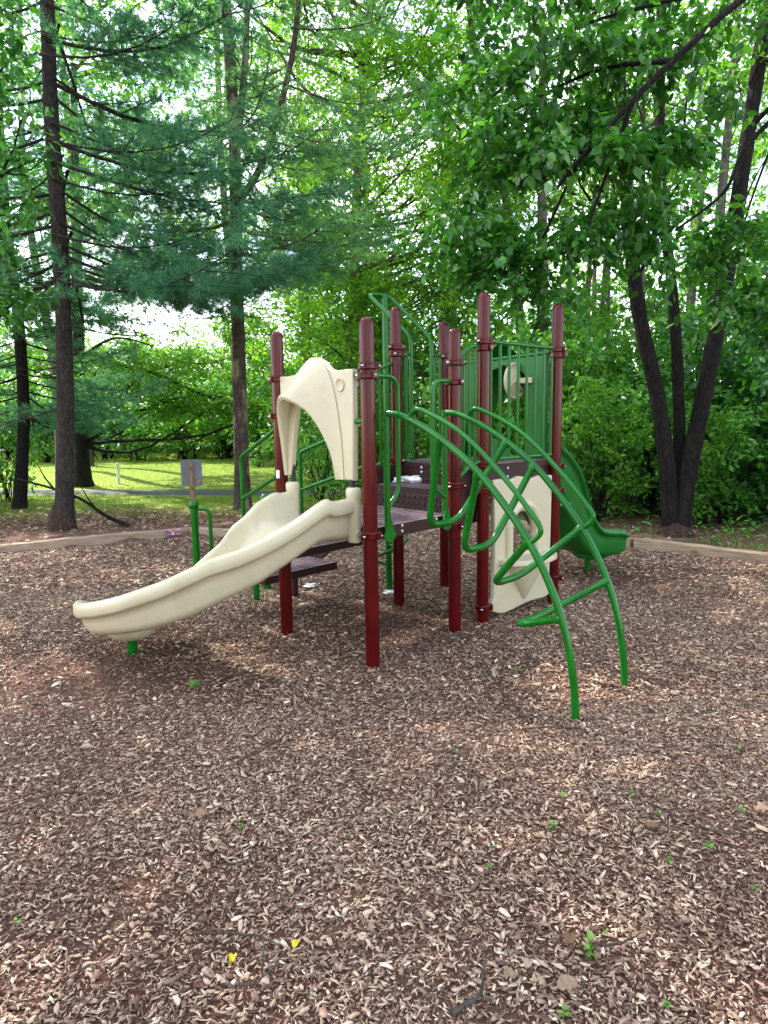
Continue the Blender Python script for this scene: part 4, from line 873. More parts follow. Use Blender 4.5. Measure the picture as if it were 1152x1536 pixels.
# broad-leaved tree out of frame on the left
C = list(ell(16, (-3.95, 7.6, 4.6), .35, .6, 1.4, R3, .1)) + list(ell(10, (-4.1, 7.6, 2.9), .25, .5, .5, R3, .1)) + list(ell(22, (-5.6, 7.6, 6), 1.2, 1.4, 1.5, R3)) + list(ell(150, (-6.2, 7.2, 8.4), 2.4, 2.5, 2.2, R3, .1))  # last clumps, high out of view, added to block sun on the near mulch
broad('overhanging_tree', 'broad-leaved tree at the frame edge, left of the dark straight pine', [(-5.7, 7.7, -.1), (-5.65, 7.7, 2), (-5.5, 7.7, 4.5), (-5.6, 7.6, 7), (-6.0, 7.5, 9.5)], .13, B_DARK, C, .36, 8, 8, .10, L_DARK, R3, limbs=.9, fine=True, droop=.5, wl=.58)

# second row: oak in the middle, bare-stemmed trees, ivy-clad trunk
R4 = np.random.default_rng(404)
C = np.concatenate([ell(120, (.35, 15.6, 6.8), 3.1, 2.2, 3.2, R4, .45), ell(44, (.3, 15.2, 3.6), 2.7, 1.6, 1.2, R4, .2), ell(30, (.3, 15.8, 10), 3, 2.6, 2, R4), ell(60, (-1.0, 14.9, 11.0), 3.4, 2.4, 2.2, R4, .1)])  # last clumps, mostly above the frame, added to stop sun dapples below
broad('oak_tree', 'bright green oak with a slim trunk directly behind the climbing structure', [(-.60, 16, -.1), (-.62, 16, 3), (-.55, 16, 5.5), (-.3, 16, 8.5), (0, 16, 11)], .17, B_GREY, C, .95, 20, 12, .105, L_OAK, R4, limbs=.45)
C = np.concatenate([ell(40, (2.1, 15.6, 8.2), 2.0, 1.6, 2.2, R4, .3), ell(24, (2.3, 15.5, 5.0), 1.4, 1.0, 1.2, R4, .2)])
broad('leaning_tree', 'pale-stemmed tree leaning left above the green slide hood', [(3.3, 15.5, -.1), (3.15, 15.5, 2.5), (2.80, 15.5, 5.6), (2.25, 15.5, 8.0), (1.8, 15.5, 10.5)], .135, B_GREY, C, .85, 14, 11, .09, L_MID, R4, limbs=.5, forks=[([(2.85, 15.5, 5.3), (2.2, 15.4, 6.6), (1.9, 15.4, 8.5)], .06)])
C = np.concatenate([ell(34, (3.3, 14.2, 7.8), 2.0, 1.6, 2.0, R4, .3)])
iv = broad('ivy_clad_tree', 'pale tree trunk wrapped in dark ivy above the barred guard panel', [(3.25, 14, -.1), (3.23, 14, 2.5), (3.17, 14, 5), (3.1, 14, 9)], .16, B_GREY, C, .85, 14, 11, .09, L_MID, R4, limbs=.5)
n = 1500; a = R4.random(n) * 2 * PI; z = R4.uniform(.3, 4.0, n); rr = .18 + R4.random(n) * .10
v, f, p, r = leaf_geo(np.stack([rr * np.cos(a), rr * np.sin(a), z], 1), np.stack([np.cos(a), np.sin(a), -.9 + 0 * a], 1), np.stack([np.cos(a), np.sin(a), .5 + 0 * a], 1) + R4.normal(size=(n, 3)) * .3, R4.uniform(.06, .11, n), R4.uniform(.05, .09, n), np.clip(R4.normal(.4, .2, n), 0, 1))
raw_mesh('ivy', v, f, p, L_DARK, r, iv)
SLIM = [(6.0, 13.0, .10, 'pale slim trunk seen between the cherry trunks', .35), (6.35, 13.6, .075, 'thinner pale stem just right of the slim pale trunk', .3), (4.95, 16.2, .09, 'slim grey woodland trunk left of the cherry, leaning slightly', .5), (5.6, 17.2, .08, 'far grey woodland trunk between the ivy-clad tree and the cherry', -.3), (7.6, 13.2, .06, 'thin dark sapling stem right of the cherry', .3), (8.6, 15.0, .12, 'dark woodland trunk at the far right behind the shrubs', .2), (2.0, 19.0, .12, 'grey trunk deep in the wood behind the oak', -.2), (-.9, 20.5, .13, 'slender trunk beyond the oak, seen above the cream hood', .3), (4.35, 15.2, .075, 'slim trunk just right of the ivy-clad tree', .35), (5.3, 14.2, .06, 'thin stem seen left of the leftmost cherry trunk', -.25), (7.1, 16.4, .10, 'grey woodland trunk beyond the right-hand cherry trunk', .4)]
for k, (x, y, r, lb, ln) in enumerate(SLIM):
    h = R4.uniform(8, 11); C = np.concatenate([ell(15, (x + ln, y, h * .82), 1.9, 1.7, h * .18, R4, .3), ell(4, (x, y, 3.6), 1.3, 1.2, .8, R4, .3)])
    broad('woodland_tree', lb, [(x, y, -.1), (x + ln * .1, y, 2), (x + ln * .3, y, 4.5), (x + ln * .7, y, 7.5), (x + ln, y, h)], r, B_GREY if k not in (4, 5) else B_DARK, C, .9, 12, 11, .095, L_MID, R4, limbs=.5)
# dark trunk behind the first pine, with a long low bough
C = np.concatenate([ell(46, (-5.1, 15.2, 2.55), 1.9, 1.0, .65, R4, .1), ell(16, (-3.3, 15.0, 1.80), 1.0, .6, .28, R4, .1), ell(20, (-4.6, 15.2, 1.85), 1.3, .8, .25, R4, .1), ell(50, (-6.2, 15.8, 5.6), 2.4, 2.0, 2.4, R4, .4)])
broad('oak_tree', 'dark-trunked oak on the lawn edge behind the reddish-based pine', [(-6.85, 15.6, -.1), (-6.82, 15.6, .9), (-6.75, 15.6, 2.4), (-6.6, 15.6, 5), (-6.4, 15.7, 9)], .17, B_DARK, C, .62, 14, 11, .085, L_MID, R4, limbs=.12, droop=.35, flare=1.9, extra_limbs=[([(-6.75, 15.6, 2.2), (-5.9, 15.4, 2.7), (-5.0, 15.2, 2.55), (-4.0, 15.1, 2.1), (-3.0, 15.0, 1.75)], .06), ([(-5.9, 15.4, 2.7), (-5.3, 15.3, 2.3), (-4.6, 15.2, 1.95)], .03), ([(-6.7, 15.6, 2.9), (-5.8, 15.3, 3.3), (-4.9, 15.2, 3.1)], .04)])

# understorey shrubs along the wood edge
R5 = np.random.default_rng(505)
def shrub_proto(k):
    n = 32 + 5 * k; t = thing('shrub', 'x', 'shrub'); mb = MB()
    C = ell(n, (0, 0, 1.05 + .12 * k), .85, .75, 1.0 + .1 * k, R5, .3); C[:, 2] = np.maximum(C[:, 2], .2)
    for c in C[::2]: mb.tube(wobble((R5.normal(0, .08), R5.normal(0, .08), -.05), c, 4, .2, R5), [.016, .013, .010, .007, .004], 5, caps=False)
    mb.build('stem', B_DARK, t)
    v, f, p, r = foliage(C, np.full(n, .42), 9, 8, .105 + .015 * (k % 2), R5, .6, .3); raw_mesh('foliage', v, f, p, (L_SHRUB, L_DARK, L_MID, L_DARK)[k], r, t)
    return t
protos = [shrub_proto(k) for k in range(4)]
def copy_tree(o):
    c = o.copy(); COL.objects.link(c)
    for ch_ in o.children:
        q = ch_.copy(); COL.objects.link(q); q.parent = c
    return c
SHR = [(1.7, 10.9, 1.0), (2.5, 10.2, .9), (3.0, 9.6, .75), (2.9, 11.4, 1.25), (3.9, 10.0, 1.0), (4.6, 9.3, .9), (4.9, 10.4, 1.15), (5.5, 9.4, 1.05), (6.2, 10.2, 1.2), (5.6, 8.3, .8), (6.6, 8.9, 1.1), (1.0, 12.0, 1.1), (2.0, 12.9, 1.35), (3.6, 12.6, 1.4), (5.0, 12.0, 1.45), (6.6, 11.9, 1.5), (7.8, 10.9, 1.4), (-.3, 12.2, .8), (-1.2, 14.9, 1.0), (.1, 14.6, 1.2), (4.4, 14.2, 1.7), (6.4, 14.5, 1.8), (8.4, 13.0, 1.7), (1.4, 15.4, 1.5), (-.8, 17.5, 1.3), (-2.4, 18.0, 1.0), (7.6, 9.6, 1.2), (-1.0, 11.6, .75), (4.2, 9.0, .6), (6.3, 7.9, .75)]
used = set()
for x, y, s in SHR:
    k = int(R5.integers(2)) * 2 + (1 if x > 4.7 and R5.random() < .75 else 0); o = protos[k] if k not in used else copy_tree(protos[k]); used.add(k)  # right-hand shrubs mostly take darker leaves, painting in the wood's shade
    o.location = (x, y, float(out_z(x, y))); o.scale = (s, s, s * R5.uniform(.9, 1.25)); o.rotation_euler = (0, 0, R5.uniform(0, 6.28))
    tag(o, 'leafy shrub in the dense undergrowth along the wood behind the playground', 'shrub', 'undergrowth shrubs behind the playground')
for k in range(4):
    if k not in used:
        for c in list(protos[k].children): bpy.data.objects.remove(c)
        bpy.data.objects.remove(protos[k])
LS = [(-7.6, 10.6, .85), (-8.3, 12.6, 1.3), (-7.2, 13.0, .8), (-9.5, 11.5, 1.5), (-10.2, 14.0, 1.8), (-6.6, 10.2, .45)]
for x, y, s in LS:
    o = copy_tree(protos[next(iter(used))]); o.location = (x, y, float(out_z(x, y))); o.scale = (s, s, s * 1.1); o.rotation_euler = (0, 0, R5.uniform(0, 6.28))
    tag(o, 'dark leafy shrub beneath the pines at the left edge', 'shrub', 'shrubs beneath the left pines')
for x, y, s in [(-12.6, 23.4, 2.0), (-11.0, 22.6, 1.5), (-9.4, 23.0, 1.35), (-7.9, 22.4, 1.2), (-6.6, 23.0, 1.5), (-5.2, 22.6, 1.6), (-4.0, 22.0, 1.8), (-2.6, 20.4, 1.5)]:
    o = copy_tree(protos[0] if 0 in used else protos[next(iter(used))]); o.location = (x, y, float(out_z(x, y))); o.scale = (s * 1.25, s, s * .8); o.rotation_euler = (0, 0, R5.uniform(0, 6.28))
    tag(o, 'bright sunlit bush closing the far side of the lawn', 'bush', 'bushes along the far side of the lawn')
o = copy_tree(protos[next(iter(used))]); o.location = (-3.4, 19.0, float(out_z(-3.4, 19))); o.scale = (.5, .5, .35); tag(o, 'low bright bush on the sunny lawn right of the sign', 'shrub'); 

# woodland behind: each trunk and crown a tree
R6 = np.random.default_rng(606)
WD = [(-.5, 20.5, 12, 2.2), (2.4, 23.5, 12, 2.4), (6.0, 23.0, 12, 2.2), (9.4, 21.5, 12, 2.4), (12.2, 18.5, 12, 2.4), (4.4, 29, 11, 2.6), (9.0, 29.5, 11, 2.8), (14.5, 25.0, 12, 2.8), (10.4, 14.6, 11, 2.0), (-4.18, 20.0, 14, 2.7), (-9.05, 19.3, 13, 2.6), (-8.75, 20.4, 15, 2.8), (-2.4, 22.0, 15, 2.6), (-12.5, 16.5, 11, 2.6)]
for k, (x, y, h, rr) in enumerate(WD):
    C = np.concatenate([ell(30, (x, y, h * .72), rr, rr, h * .26, R6, .45), ell(7, (x, y, h * .24), rr * .8, rr * .8, h * .10, R6, .3)]) if x > -4 else ell(62, (x + {-9.05: 1.2, -8.75: 2.6}.get(x, .4), y, h * .70), rr, rr, h * .29, R6, .35)
    broad('woodland_tree', 'leafy tree in the thick wood far behind the playground' if x > -1.5 else 'tall leafy tree on the lawn beyond the path, behind the pines', [(x, y, -.1), (x + R6.normal(0, .1), y, 3), (x + R6.normal(0, .3), y, h * .6), (x, y, h)], .15, B_GREY, C, 1.05, 11, 10, .15, L_MID if k % 3 else L_OAK, R6, limbs=.3, group='trees of the wood far behind' if x > -1.5 else 'tall trees beyond the path')
FD = [(-3.0, 25.5, 7.5, 2.8, 'round bright tree across the lawn just right of the sign'), (-5.9, 27, 5.4, 2.3, 'low bright tree across the lawn behind the sign'), (-9.6, 27, 4.6, 2.3, 'small bright tree across the lawn right of the dark-trunked oak'), (-13.0, 28, 5.0, 2.6, 'bright tree far across the lawn between the left pines'), (-17.5, 29, 8, 3.6, 'leafy tree farthest to the left beyond the path'), (-.9, 22.0, 7.5, 2.3, 'sunny tree between the flaking-barked pine and the cream hood')]
for x, y, h, rr, lb in FD:
    z = float(out_z(x, y)); C = np.concatenate([ell(84, (x, y, z + h * .55), rr, rr, h * .42, R6, .5), ell(56, (x, y - rr * .4, z + h * .16), rr * 1.25, rr * .8, h * .17, R6, .2)])
    broad('lawn_tree', lb, [(x, y, z - .1), (x, y, z + 2), (x + .2, y, z + h * .6), (x, y, z + h * .9)], .16, B_GREY, C, .9, 13, 11, .15, L_FAR, R6, limbs=.3)
# saplings filling the wood edge above the shrubs
def sapling_proto(k):
    t = thing('sapling', 'x', 'sapling'); mb = MB(); h = 3.6 + .5 * k
    P = trunk_tube(mb, [V([0, 0, -.1]), V([.06, 0, 1.2]), V([.0, .08, 2.4]), V([.1 * (k - 1), .05, h])], .035, .012, 1.2, 8, R6)
    C = ell(24 + 5 * k, (0, 0, h * .68), 1.05, .95, h * .34, R6, .3)
    for c in C[::2]: s_ = interp_path(P, max(.8, c[2] - .5)); mb.tube(wobble(s_, c, 4, .2, R6), [.012, .01, .007, .005, .003], 4, caps=False)
    mb.build('trunk', B_GREY if k else B_DARK, t).location = (0, 0, 0)
    v, f, p, r = foliage(C, np.full(len(C), .5), 10, 8, .11, R6, .55, .3); raw_mesh('crown', v, f, p, L_MID if k else L_OAK, r, t); return t
sp = [sapling_proto(k) for k in range(3)]; used2 = set()
for i, (x, y, s_) in enumerate([(1.9, 12.0, .85), (3.4, 11.6, .7), (6.4, 11.6, .9), (7.4, 10.4, .95), (.7, 13.8, .9), (-.4, 13.6, .7)]):
    k = i % 3; o = sp[k] if k not in used2 else copy_tree(sp[k]); used2.add(k)
    o.location = (x, y, float(out_z(x, y))); o.scale = (s_, s_, s_ * R6.uniform(.85, 1.1)); o.rotation_euler = (0, 0, R6.uniform(0, 6.28))
    tag(o, 'leafy sapling rising above the undergrowth at the edge of the wood', 'sapling', 'saplings at the edge of the wood')
# unseen trees behind the viewer, added to block sky light and reflections
for i, (x, y, h) in enumerate([(-7.5, -7.5, 9), (-2.5, -11, 9), (3.0, -10.5, 9), (8.0, -7.5, 9)]):
    C = np.concatenate([ell(46, (x, y, h * .58), 2.9, 2.9, h * .38, R6, .5), ell(14, (x, y, 2.2), 2.4, 2.2, 1.4, R6, .3)])
    broad('woodland_tree', 'unseen leafy tree behind the viewer, added to block sky light', [(x, y, -.1), (x, y, 3), (x + .2, y, h * .6), (x, y, h)], .17, B_GREY, C, 1.15, 9, 8, .2, L_MID, R6, limbs=.3, group='unseen trees added to block sky light')
# the far-off wood, one mass
n = 420; x = np.concatenate([R6.uniform(-2, 34, 260), R6.uniform(-40, -2, 160)]); y = np.concatenate([R6.uniform(29, 42, 260), R6.uniform(40, 52, 160)])
zt = np.where(x > -2, 8.5, 4.2); C = np.stack([x, y, out_z(x, y) + R6.random(n) ** .8 * zt + .4], 1)
v, f, p, r = foliage(C, np.full(n, 1.7), 12, 9, .26, R6, .7, .2); tag(raw_mesh('distant_woods', v, f, p, L_FAR, r), 'far-off leafy wood closing the view behind the trees', 'woods', kind='stuff')

# ------------------------------------------------------------------ timbers, sign, posts
def timber(a, b, label, w_=.10, h=.10, z=0.0, zt=0.0):
    a, b = V(a, float), V(b, float); e = unit(b - a); n = V([-e[1], e[0]]); L = np.linalg.norm(b - a); c = (a + b) / 2
    me = MB(); k = max(2, int(L / .12)); ch_ = .012; rings = []
    for i in range(k + 1):
        u = -L / 2 + L * i / k; dz = .006 * math.sin(3.1 * u + a[0]); j = lambda q: q * (1 + random.uniform(-.03, .03))
        rings.append([V([u, y, zz + dz]) for y, zz in ((-w_ / 2, -.12), (-w_ / 2, j(h) - ch_), (-w_ / 2 + ch_, j(h)), (w_ / 2 - ch_, j(h)), (w_ / 2, j(h) - ch_), (w_ / 2, -.12))])
    me.loft(rings); o = me.build('landscape_timber', TIMBER); sharp(o, 35)
    o.location = (c[0], c[1], z); o.rotation_euler = (0, 0, math.atan2(e[1], e[0])); return tag(o, label, 'timber', 'timbers edging the playground')
off = .07
timber((-9.2, 5.42), (-4.66, 8.04), 'timber beam at the far left end of the edging, under the thin pine')
timber((-4.64, 8.06), (-2.64, 9.20), 'weathered timber beam running from the straight pine to the corner by the sign')
timber((-2.60, 9.16), (-1.60, 8.83), 'short timber beam turning the corner behind the green grab post')
timber((-1.58, 8.85), (1.30, 10.02), 'timber beam mostly hidden behind the climbing structure')
timber((1.34, 10.0), (2.88, 7.86), 'timber beam between the shop panel and the green slide end')
timber((2.91, 7.83), (4.15, 6.73), 'pale-topped timber beam in front of the three-trunked cherry')
timber((4.18, 6.70), (5.7, 5.42), 'timber beam at the right edge, beyond a butt joint')

sg = thing('sign', 'grey sign panel seen from the back on a rusty stake beside the timber corner', 'sign', (-2.69, 9.62, 0))
mb = MB(); B0 = V([-2.69, 9.62, 0.]); ex = unit(V([1, .12, 0.])); ey = V([-ex[1], ex[0], 0]); ew, eh = .145, .185
rc = []
for cx, cz, a0_ in ((ew - .02, eh - .02, 0), (-ew + .02, eh - .02, PI / 2), (-ew + .02, -eh + .02, PI), (ew - .02, -eh + .02, 1.5 * PI)):
    for k in range(4): t_ = a0_ + k * PI / 6; rc.append((cx + .02 * math.cos(t_), cz + .02 * math.sin(t_)))
mb.loft([[B0 + ex * x + V([0, 0, .80 + z]) + ey * o for x, z in rc] for o in (.004, .0)]); mb.build('sign_panel', SIGNBACK, sg)
mb = MB(); mb.box(B0 + ex * .10 + V([0, 0, .69]) - ey * .001, ex * .018, ey * .001, V([0, 0, .006])); mb.box(B0 + ex * .095 + V([0, 0, .672]) - ey * .001, ex * .022, ey * .001, V([0, 0, .005])); mb.build('sticker', RED, sg)
mb = MB(); st_pts = [(-.040, .0), (-.022, .0), (-.016, -.022), (.016, -.022), (.022, .0), (.040, .0), (.040, -.005), (.025, -.005), (.019, -.028), (-.019, -.028), (-.025, -.005), (-.040, -.005)]
mb.loft([[B0 + ex * x + ey * y + V([0, 0, z]) for x, y in st_pts] for z in (-.2, .3, .6, .955)])
RUST = coated('rusty_stake', (0.22, 0.135, 0.075), 0.7, 0.35, vscale=20); sk = mb.build('stake', RUST, sg); sharp(sk, 30)
for z in (.86, .58): 
    mb = MB(); mb.box(B0 - ey * .0285 + V([0, 0, z]), ex * .008, ey * .0012, V([0, 0, .03])); mb.build('slot', BLACK, sk)

def capped_post(x, y, h, label, loop):
    t = thing('grab_post', label, 'post', (x, y, 0)); r = .0305
    mb = MB(); mb.tube([(x, y, -.2), (x, y, h - .03)], r, 18); mb.build('tube', GREEN, t)
    mb = MB(); mb.lathe((x, y, h - .055), [(r + .001, -.02), (r + .008, -.018), (r + .009, .012), (r + .006, .03), (r - .006, .045), (r - .02, .054), (.0005, .056)], 20); mb.build('cap', GREEN, t)
    if loop: tube_part('grab_loop', [bend([V([x, y, h - .085]), V([x + .125, y + .02, h - .085]), V([x + .13, y + .02, -.1])], .07)], GREEN, t, .016)
    return t
capped_post(-1.605, 5.75, .885, 'green capped grab post with a bent loop, standing behind the cream slide', True)
capped_post(-1.10, 6.28, .865, 'green capped post mostly hidden behind the cream slide', False)
mb = MB(); mb.box(x3(P0, 1.17) + V([-.018, -.0425, 0]), V([.012, -.004, 0]), V([.001, .002, 0]), V([0, 0, .028])); o = mb.build('sticker', WHITE, bpy.data.objects['post'])

# ------------------------------------------------------------------ small things
def crumple(name, label, cat, c, size, mat, seed, flatz=.5):
    r_ = np.random.default_rng(seed); bm = bmesh.new(); bmesh.ops.create_icosphere(bm, subdivisions=3, radius=1)
    ks = r_.normal(size=(9, 3)) * 4.0; ph = r_.random(9) * 6
    for v_ in bm.verts:
        p = V(v_.co); d = 1 + .34 * sum(math.sin(k @ p + f_) for k, f_ in zip(ks, ph)) / 1.6; v_.co = Vector(p * d * V([size[0], size[1], size[2] * flatz]))
    me = bpy.data.meshes.new(name); bm.to_mesh(me); bm.free(); me.materials.append(mat)
    o = bpy.data.objects.new(name, me); COL.objects.link(o); o.location = c; return tag(o, label, cat)
crumple('crumpled_tissue', 'crumpled white tissue lying on the step between the two decks', 'tissue', (.225, 5.40, 1.055), (.085, .04, .07), WHITE, 3)
crumple('paper_scrap', 'white paper scrap on the mulch under the entry stair', 'litter', (-.70, 6.2, .015), (.04, .03, .025), WHITE, 4)
crumple('paper_scrap', 'pale paper scrap at the foot of the corkscrew pole', 'litter', (.03, 5.93, .012), (.045, .03, .02), WHITE, 5)
rb = thing('ribbon_bow', 'pink ribbon bow dropped by the timber corner', 'ribbon', (-2.79, 8.97, .03)); 
for sgn in (1, -1):
    mb = MB(); c = V([-2.79, 8.97, .05]); pts = [c, c + V([.05 * sgn, -.02, .05]), c + V([.10 * sgn, 0, .04]), c + V([.09 * sgn, .02, -.01]), c + V([.02 * sgn, .01, -.01])]
    q = cr(pts, 4); mb.loft([[p + V([0, -.022, 0]), p + V([0, .022, .006]), p + V([0, .022, .010]), p + V([0, -.022, .004])] for p in q]); mb.build('loop', PINK, rb)
mb = MB(); mb.box((-2.79, 8.96, .05), V([.014, 0, 0]), V([0, .02, 0]), V([0, 0, .018])); mb.build('knot', PINK, rb, bevel=.005)
wp = MB(); wp.tube([(-6.15, 15.9, 0), (-6.15, 15.9, .55)], .035, 10); tag(wp.build('marker_post', WHITE), 'short white marker post on the lawn right of the dark-trunked oak', 'post')

def stick(label, pts, r, mat, twig=None, name='twig'):
    P = [V([x, y, float(mulch_z(x, y)) + .036 + r + random.uniform(0, .012)]) for x, y in pts]
    r = r * .85; P = cr(P, 5); k = len(P); P = [p + V([random.uniform(-1, 1), random.uniform(-1, 1), 0]) * r * .9 for p in P]
    mb = MB(); mb.tube(P, [r * (1 - .55 * i / (k - 1)) for i in range(k)], 7)
    if twig: i = int(k * .55); d = P[i + 1] - P[i]; d = unit(V([d[0] - d[1] * twig, d[1] + d[0] * twig, .1])); mb.tube([P[i], P[i] + d * .06, P[i] + d * .11 + V([0, 0, .01])], [r * .6, r * .45, r * .2], 6)
    return tag(mb.build(name, mat), label, 'twig', 'fallen twigs on the mulch')
DT = B_TWIG
TW = [('dark stick on the open mulch below the cream slide foot', [(-.66, 2.90), (-.54, 3.04), (-.46, 3.22)], .009, DT, .8), ('long thin dark twig near the left edge of the mulch', [(-1.55, 2.52), (-1.36, 2.65), (-1.08, 2.63)], .006, DT, -.8), ('short dark twig above the lower left corner', [(-.90, 1.88), (-.87, 1.94), (-.88, 2.06)], .005, DT, None), ('bent dark twig near the yellow petal', [(-.60, 1.87), (-.41, 1.86), (-.33, 1.81)], .006, DT, None), ('thin pale curved twig left of the middle of the mulch', [(-.58, 2.19), (-.49, 2.22), (-.43, 2.31)], .004, B_GREY, None), ('grey stub of twig left of bottom centre', [(-.46, 1.68), (-.37, 1.68), (-.31, 1.77)], .006, B_GREY, .9), ('thick pale grey stick at the bottom edge', [(.16, 1.56), (.22, 1.605), (.265, 1.605)], .009, B_GREY, .7), ('thin brown twig beside the largest green seedling', [(.59, 1.79), (.67, 1.80), (.75, 1.84)], .005, B_TWIG, None), ('curved dark twig on the mulch left of the climber foot', [(.17, 2.93), (.32, 2.89), (.40, 2.66)], .006, DT, .6), ('long dark twig beneath the arched climber', [(.60, 4.10), (.64, 3.65), (.70, 3.30)], .009, DT, .7), ('long pale twig in front of the front maroon post', [(-.02, 3.58), (.19, 3.66), (.40, 3.76)], .006, B_GREY, -.6), ('crooked branch by the foot of the middle front post', [(.22, 4.36), (.51, 4.58), (.78, 4.38)], .011, B_TWIG, .8), ('long dark twig at the right edge of the mulch', [(1.02, 2.48), (1.16, 2.31), (1.40, 2.27)], .007, DT, None), ('thin dark twig right of the near climber foot', [(.66, 3.16), (.81, 3.17), (.95, 3.13)], .006, DT, None), ('short thin twig at the middle of the mulch', [(-.22, 2.43), (-.11, 2.46), (0, 2.44)], .004, B_TWIG, None), ('faint brown twig below the pale long twig', [(-.2, 3.02), (-.07, 3.09), (.08, 3.2)], .005, B_TWIG, None), ('dark twig in front of the cherry timber', [(2.28, 6.40), (2.52, 6.3), (2.72, 6.17)], .009, DT, None), ('pale twig right of the green slide end', [(2.50, 5.88), (2.66, 5.89), (2.76, 5.78)], .007, B_GREY, None)]
for a_0 in TW: stick(*a_0)
br = MB(); bp = cr([V([-3.62, 9.62, .06]), V([-3.95, 9.62, .22]), V([-4.3, 9.68, .45]), V([-4.75, 9.7, .62]), V([-5.2, 9.7, .75])], 6); br.tube(bp, list(np.linspace(.030, .012, len(bp))), 8)
for q in (8, 13, 17): d_ = unit(V([-.7, .1, .9 if q != 13 else -.5])); br.tube([bp[q], bp[q] + d_ * .2, bp[q] + d_ * .42 + V([.02, 0, .05])], [.014, .010, .004], 6)
tag(br.build('fallen_branch', B_DARK), 'dead branch leaning on the ground behind the straight pine', 'branch')

def seedling(label, x, y, s_, n, k):
    r_ = np.random.default_rng(900 + k); z = float(mulch_z(x, y)) + .01; t = thing('seedling', label, 'seedling', (x, y, z), 'seedlings sprouting through the mulch')
    mb = MB(); ps_ = []; 
    for i in range(max(1, n // 4)):
        d = V([r_.normal(0, .35), r_.normal(0, .35), 1.]); e = V([x, y, z]) + d * s_ * r_.uniform(.45, .8); mb.tube([(x, y, z - .02), (V([x, y, z]) + e) / 2 + r_.normal(0, .004, 3), e], [.0022, .0018, .0012], 5); ps_.append(e)
    mb.build('stem', L_SEED, t)
    a = r_.random(n) * 6.28; src = V([ps_[i % len(ps_)] for i in range(n)]) - V([x, y, z]); src[:, 2] -= r_.uniform(0, .35, n) * s_
    v, f, p, r = leaf_geo(src, np.stack([np.cos(a), np.sin(a), r_.uniform(-.1, .4, n)], 1), np.stack([r_.normal(0, .3, n), r_.normal(0, .3, n), np.ones(n)], 1), s_ * r_.uniform(.45, .8, n), s_ * r_.uniform(.3, .5, n), r_.random(n), fine=True)
    raw_mesh('leaf', v, f, p, L_SEED, r, t)
SD = [('tallest green seedling, on its own below the cream slide', -1.12, 3.84, .10, 9), ('small bright seedling left of centre beside the purple-grey leaf', -.57, 2.45, .045, 4), ('tiny seedling near the middle of the mulch', -.15, 2.36, .03, 3), ('bright seedling at the end of the curved dark twig', .32, 2.96, .05, 5), ('seedling above the pair of seedlings right of centre', .71, 2.58, .045, 4), ('spreading seedling right of centre', .62, 2.38, .055, 5), ('seedling up right of the spreading seedling', .98, 2.59, .045, 4), ('pale seedling midway between climber foot and right corner', 1.04, 2.46, .04, 4), ('bright seedling near the long twig at the right edge', 1.13, 2.25, .055, 6), ('upright single-leafed seedling below the right-edge twig', .98, 2.18, .05, 3), ('seedling closest to the right edge', 1.19, 2.06, .04, 4), ('small seedling high on the right, level with the climber foot', 1.62, 3.01, .05, 4), ('largest low seedling, beside the thin brown twig', .58, 1.80, .075, 9), ('small seedling just above the largest low seedling', .66, 1.87, .035, 3), ('seedling near the lower right corner', .72, 1.62, .045, 5), ('bright seedling at the bottom edge right of centre', .46, 1.59, .05, 6), ('upper of two tiny seedlings right of centre', .36, 2.27, .03, 3), ('lower of two tiny seedlings right of centre', .34, 2.17, .035, 4), ('faint tiny seedling just right of the middle', .03, 2.48, .025, 3), ('seedling at the lower left edge', -1.19, 1.98, .045, 4), ('seedling at the right edge above the long twig', 1.38, 2.48, .05, 5), ('tuft of seedling near the foot of the middle front post', .80, 4.0, .07, 6), ('green seedling in the dark patch behind the slide foot', -.62, 4.5, .06, 5)]
for k, (lb_, x_, y_, s__, n_) in enumerate(SD): seedling(lb_, x_, y_, s__ * .66, n_, k)
def leaf_thing(label, x, y, L_, mat, rot, rn, k):
    r_ = np.random.default_rng(700 + k); z = float(mulch_z(x, y)) + .022; m = 9
    mb = MB(); u = np.linspace(0, 1, m); top, bo = [], []
    ln = []
    for i, t_ in enumerate(u):
        wd = L_ * .30 * math.sin(PI * t_ ** .8) * (1 + .35 * (i % 2)) + .001; cz = .012 * math.sin(PI * t_) + r_.normal(0, .002)
        ln.append([V([L_ * (t_ - .5), -wd, cz + .010]), V([L_ * (t_ - .5), 0, cz]), V([L_ * (t_ - .5), wd, cz + .008])])
    mb.loft(ln, closed=False, cap=False); mb.tube([(-L_ * .5, 0, .0), (-L_ * .75, .005, .004)], .0012, 5)
    o = mb.build('fallen_leaf', mat); at = o.data.attributes.new('rnd', 'FLOAT', 'POINT'); at.data.foreach_set('value', [rn] * len(o.data.vertices))
    o.location = (x, y, z); o.rotation_euler = (r_.normal(0, .12), r_.normal(0, .12), rot); return tag(o, label, 'leaf', 'single leaves lying on the mulch')
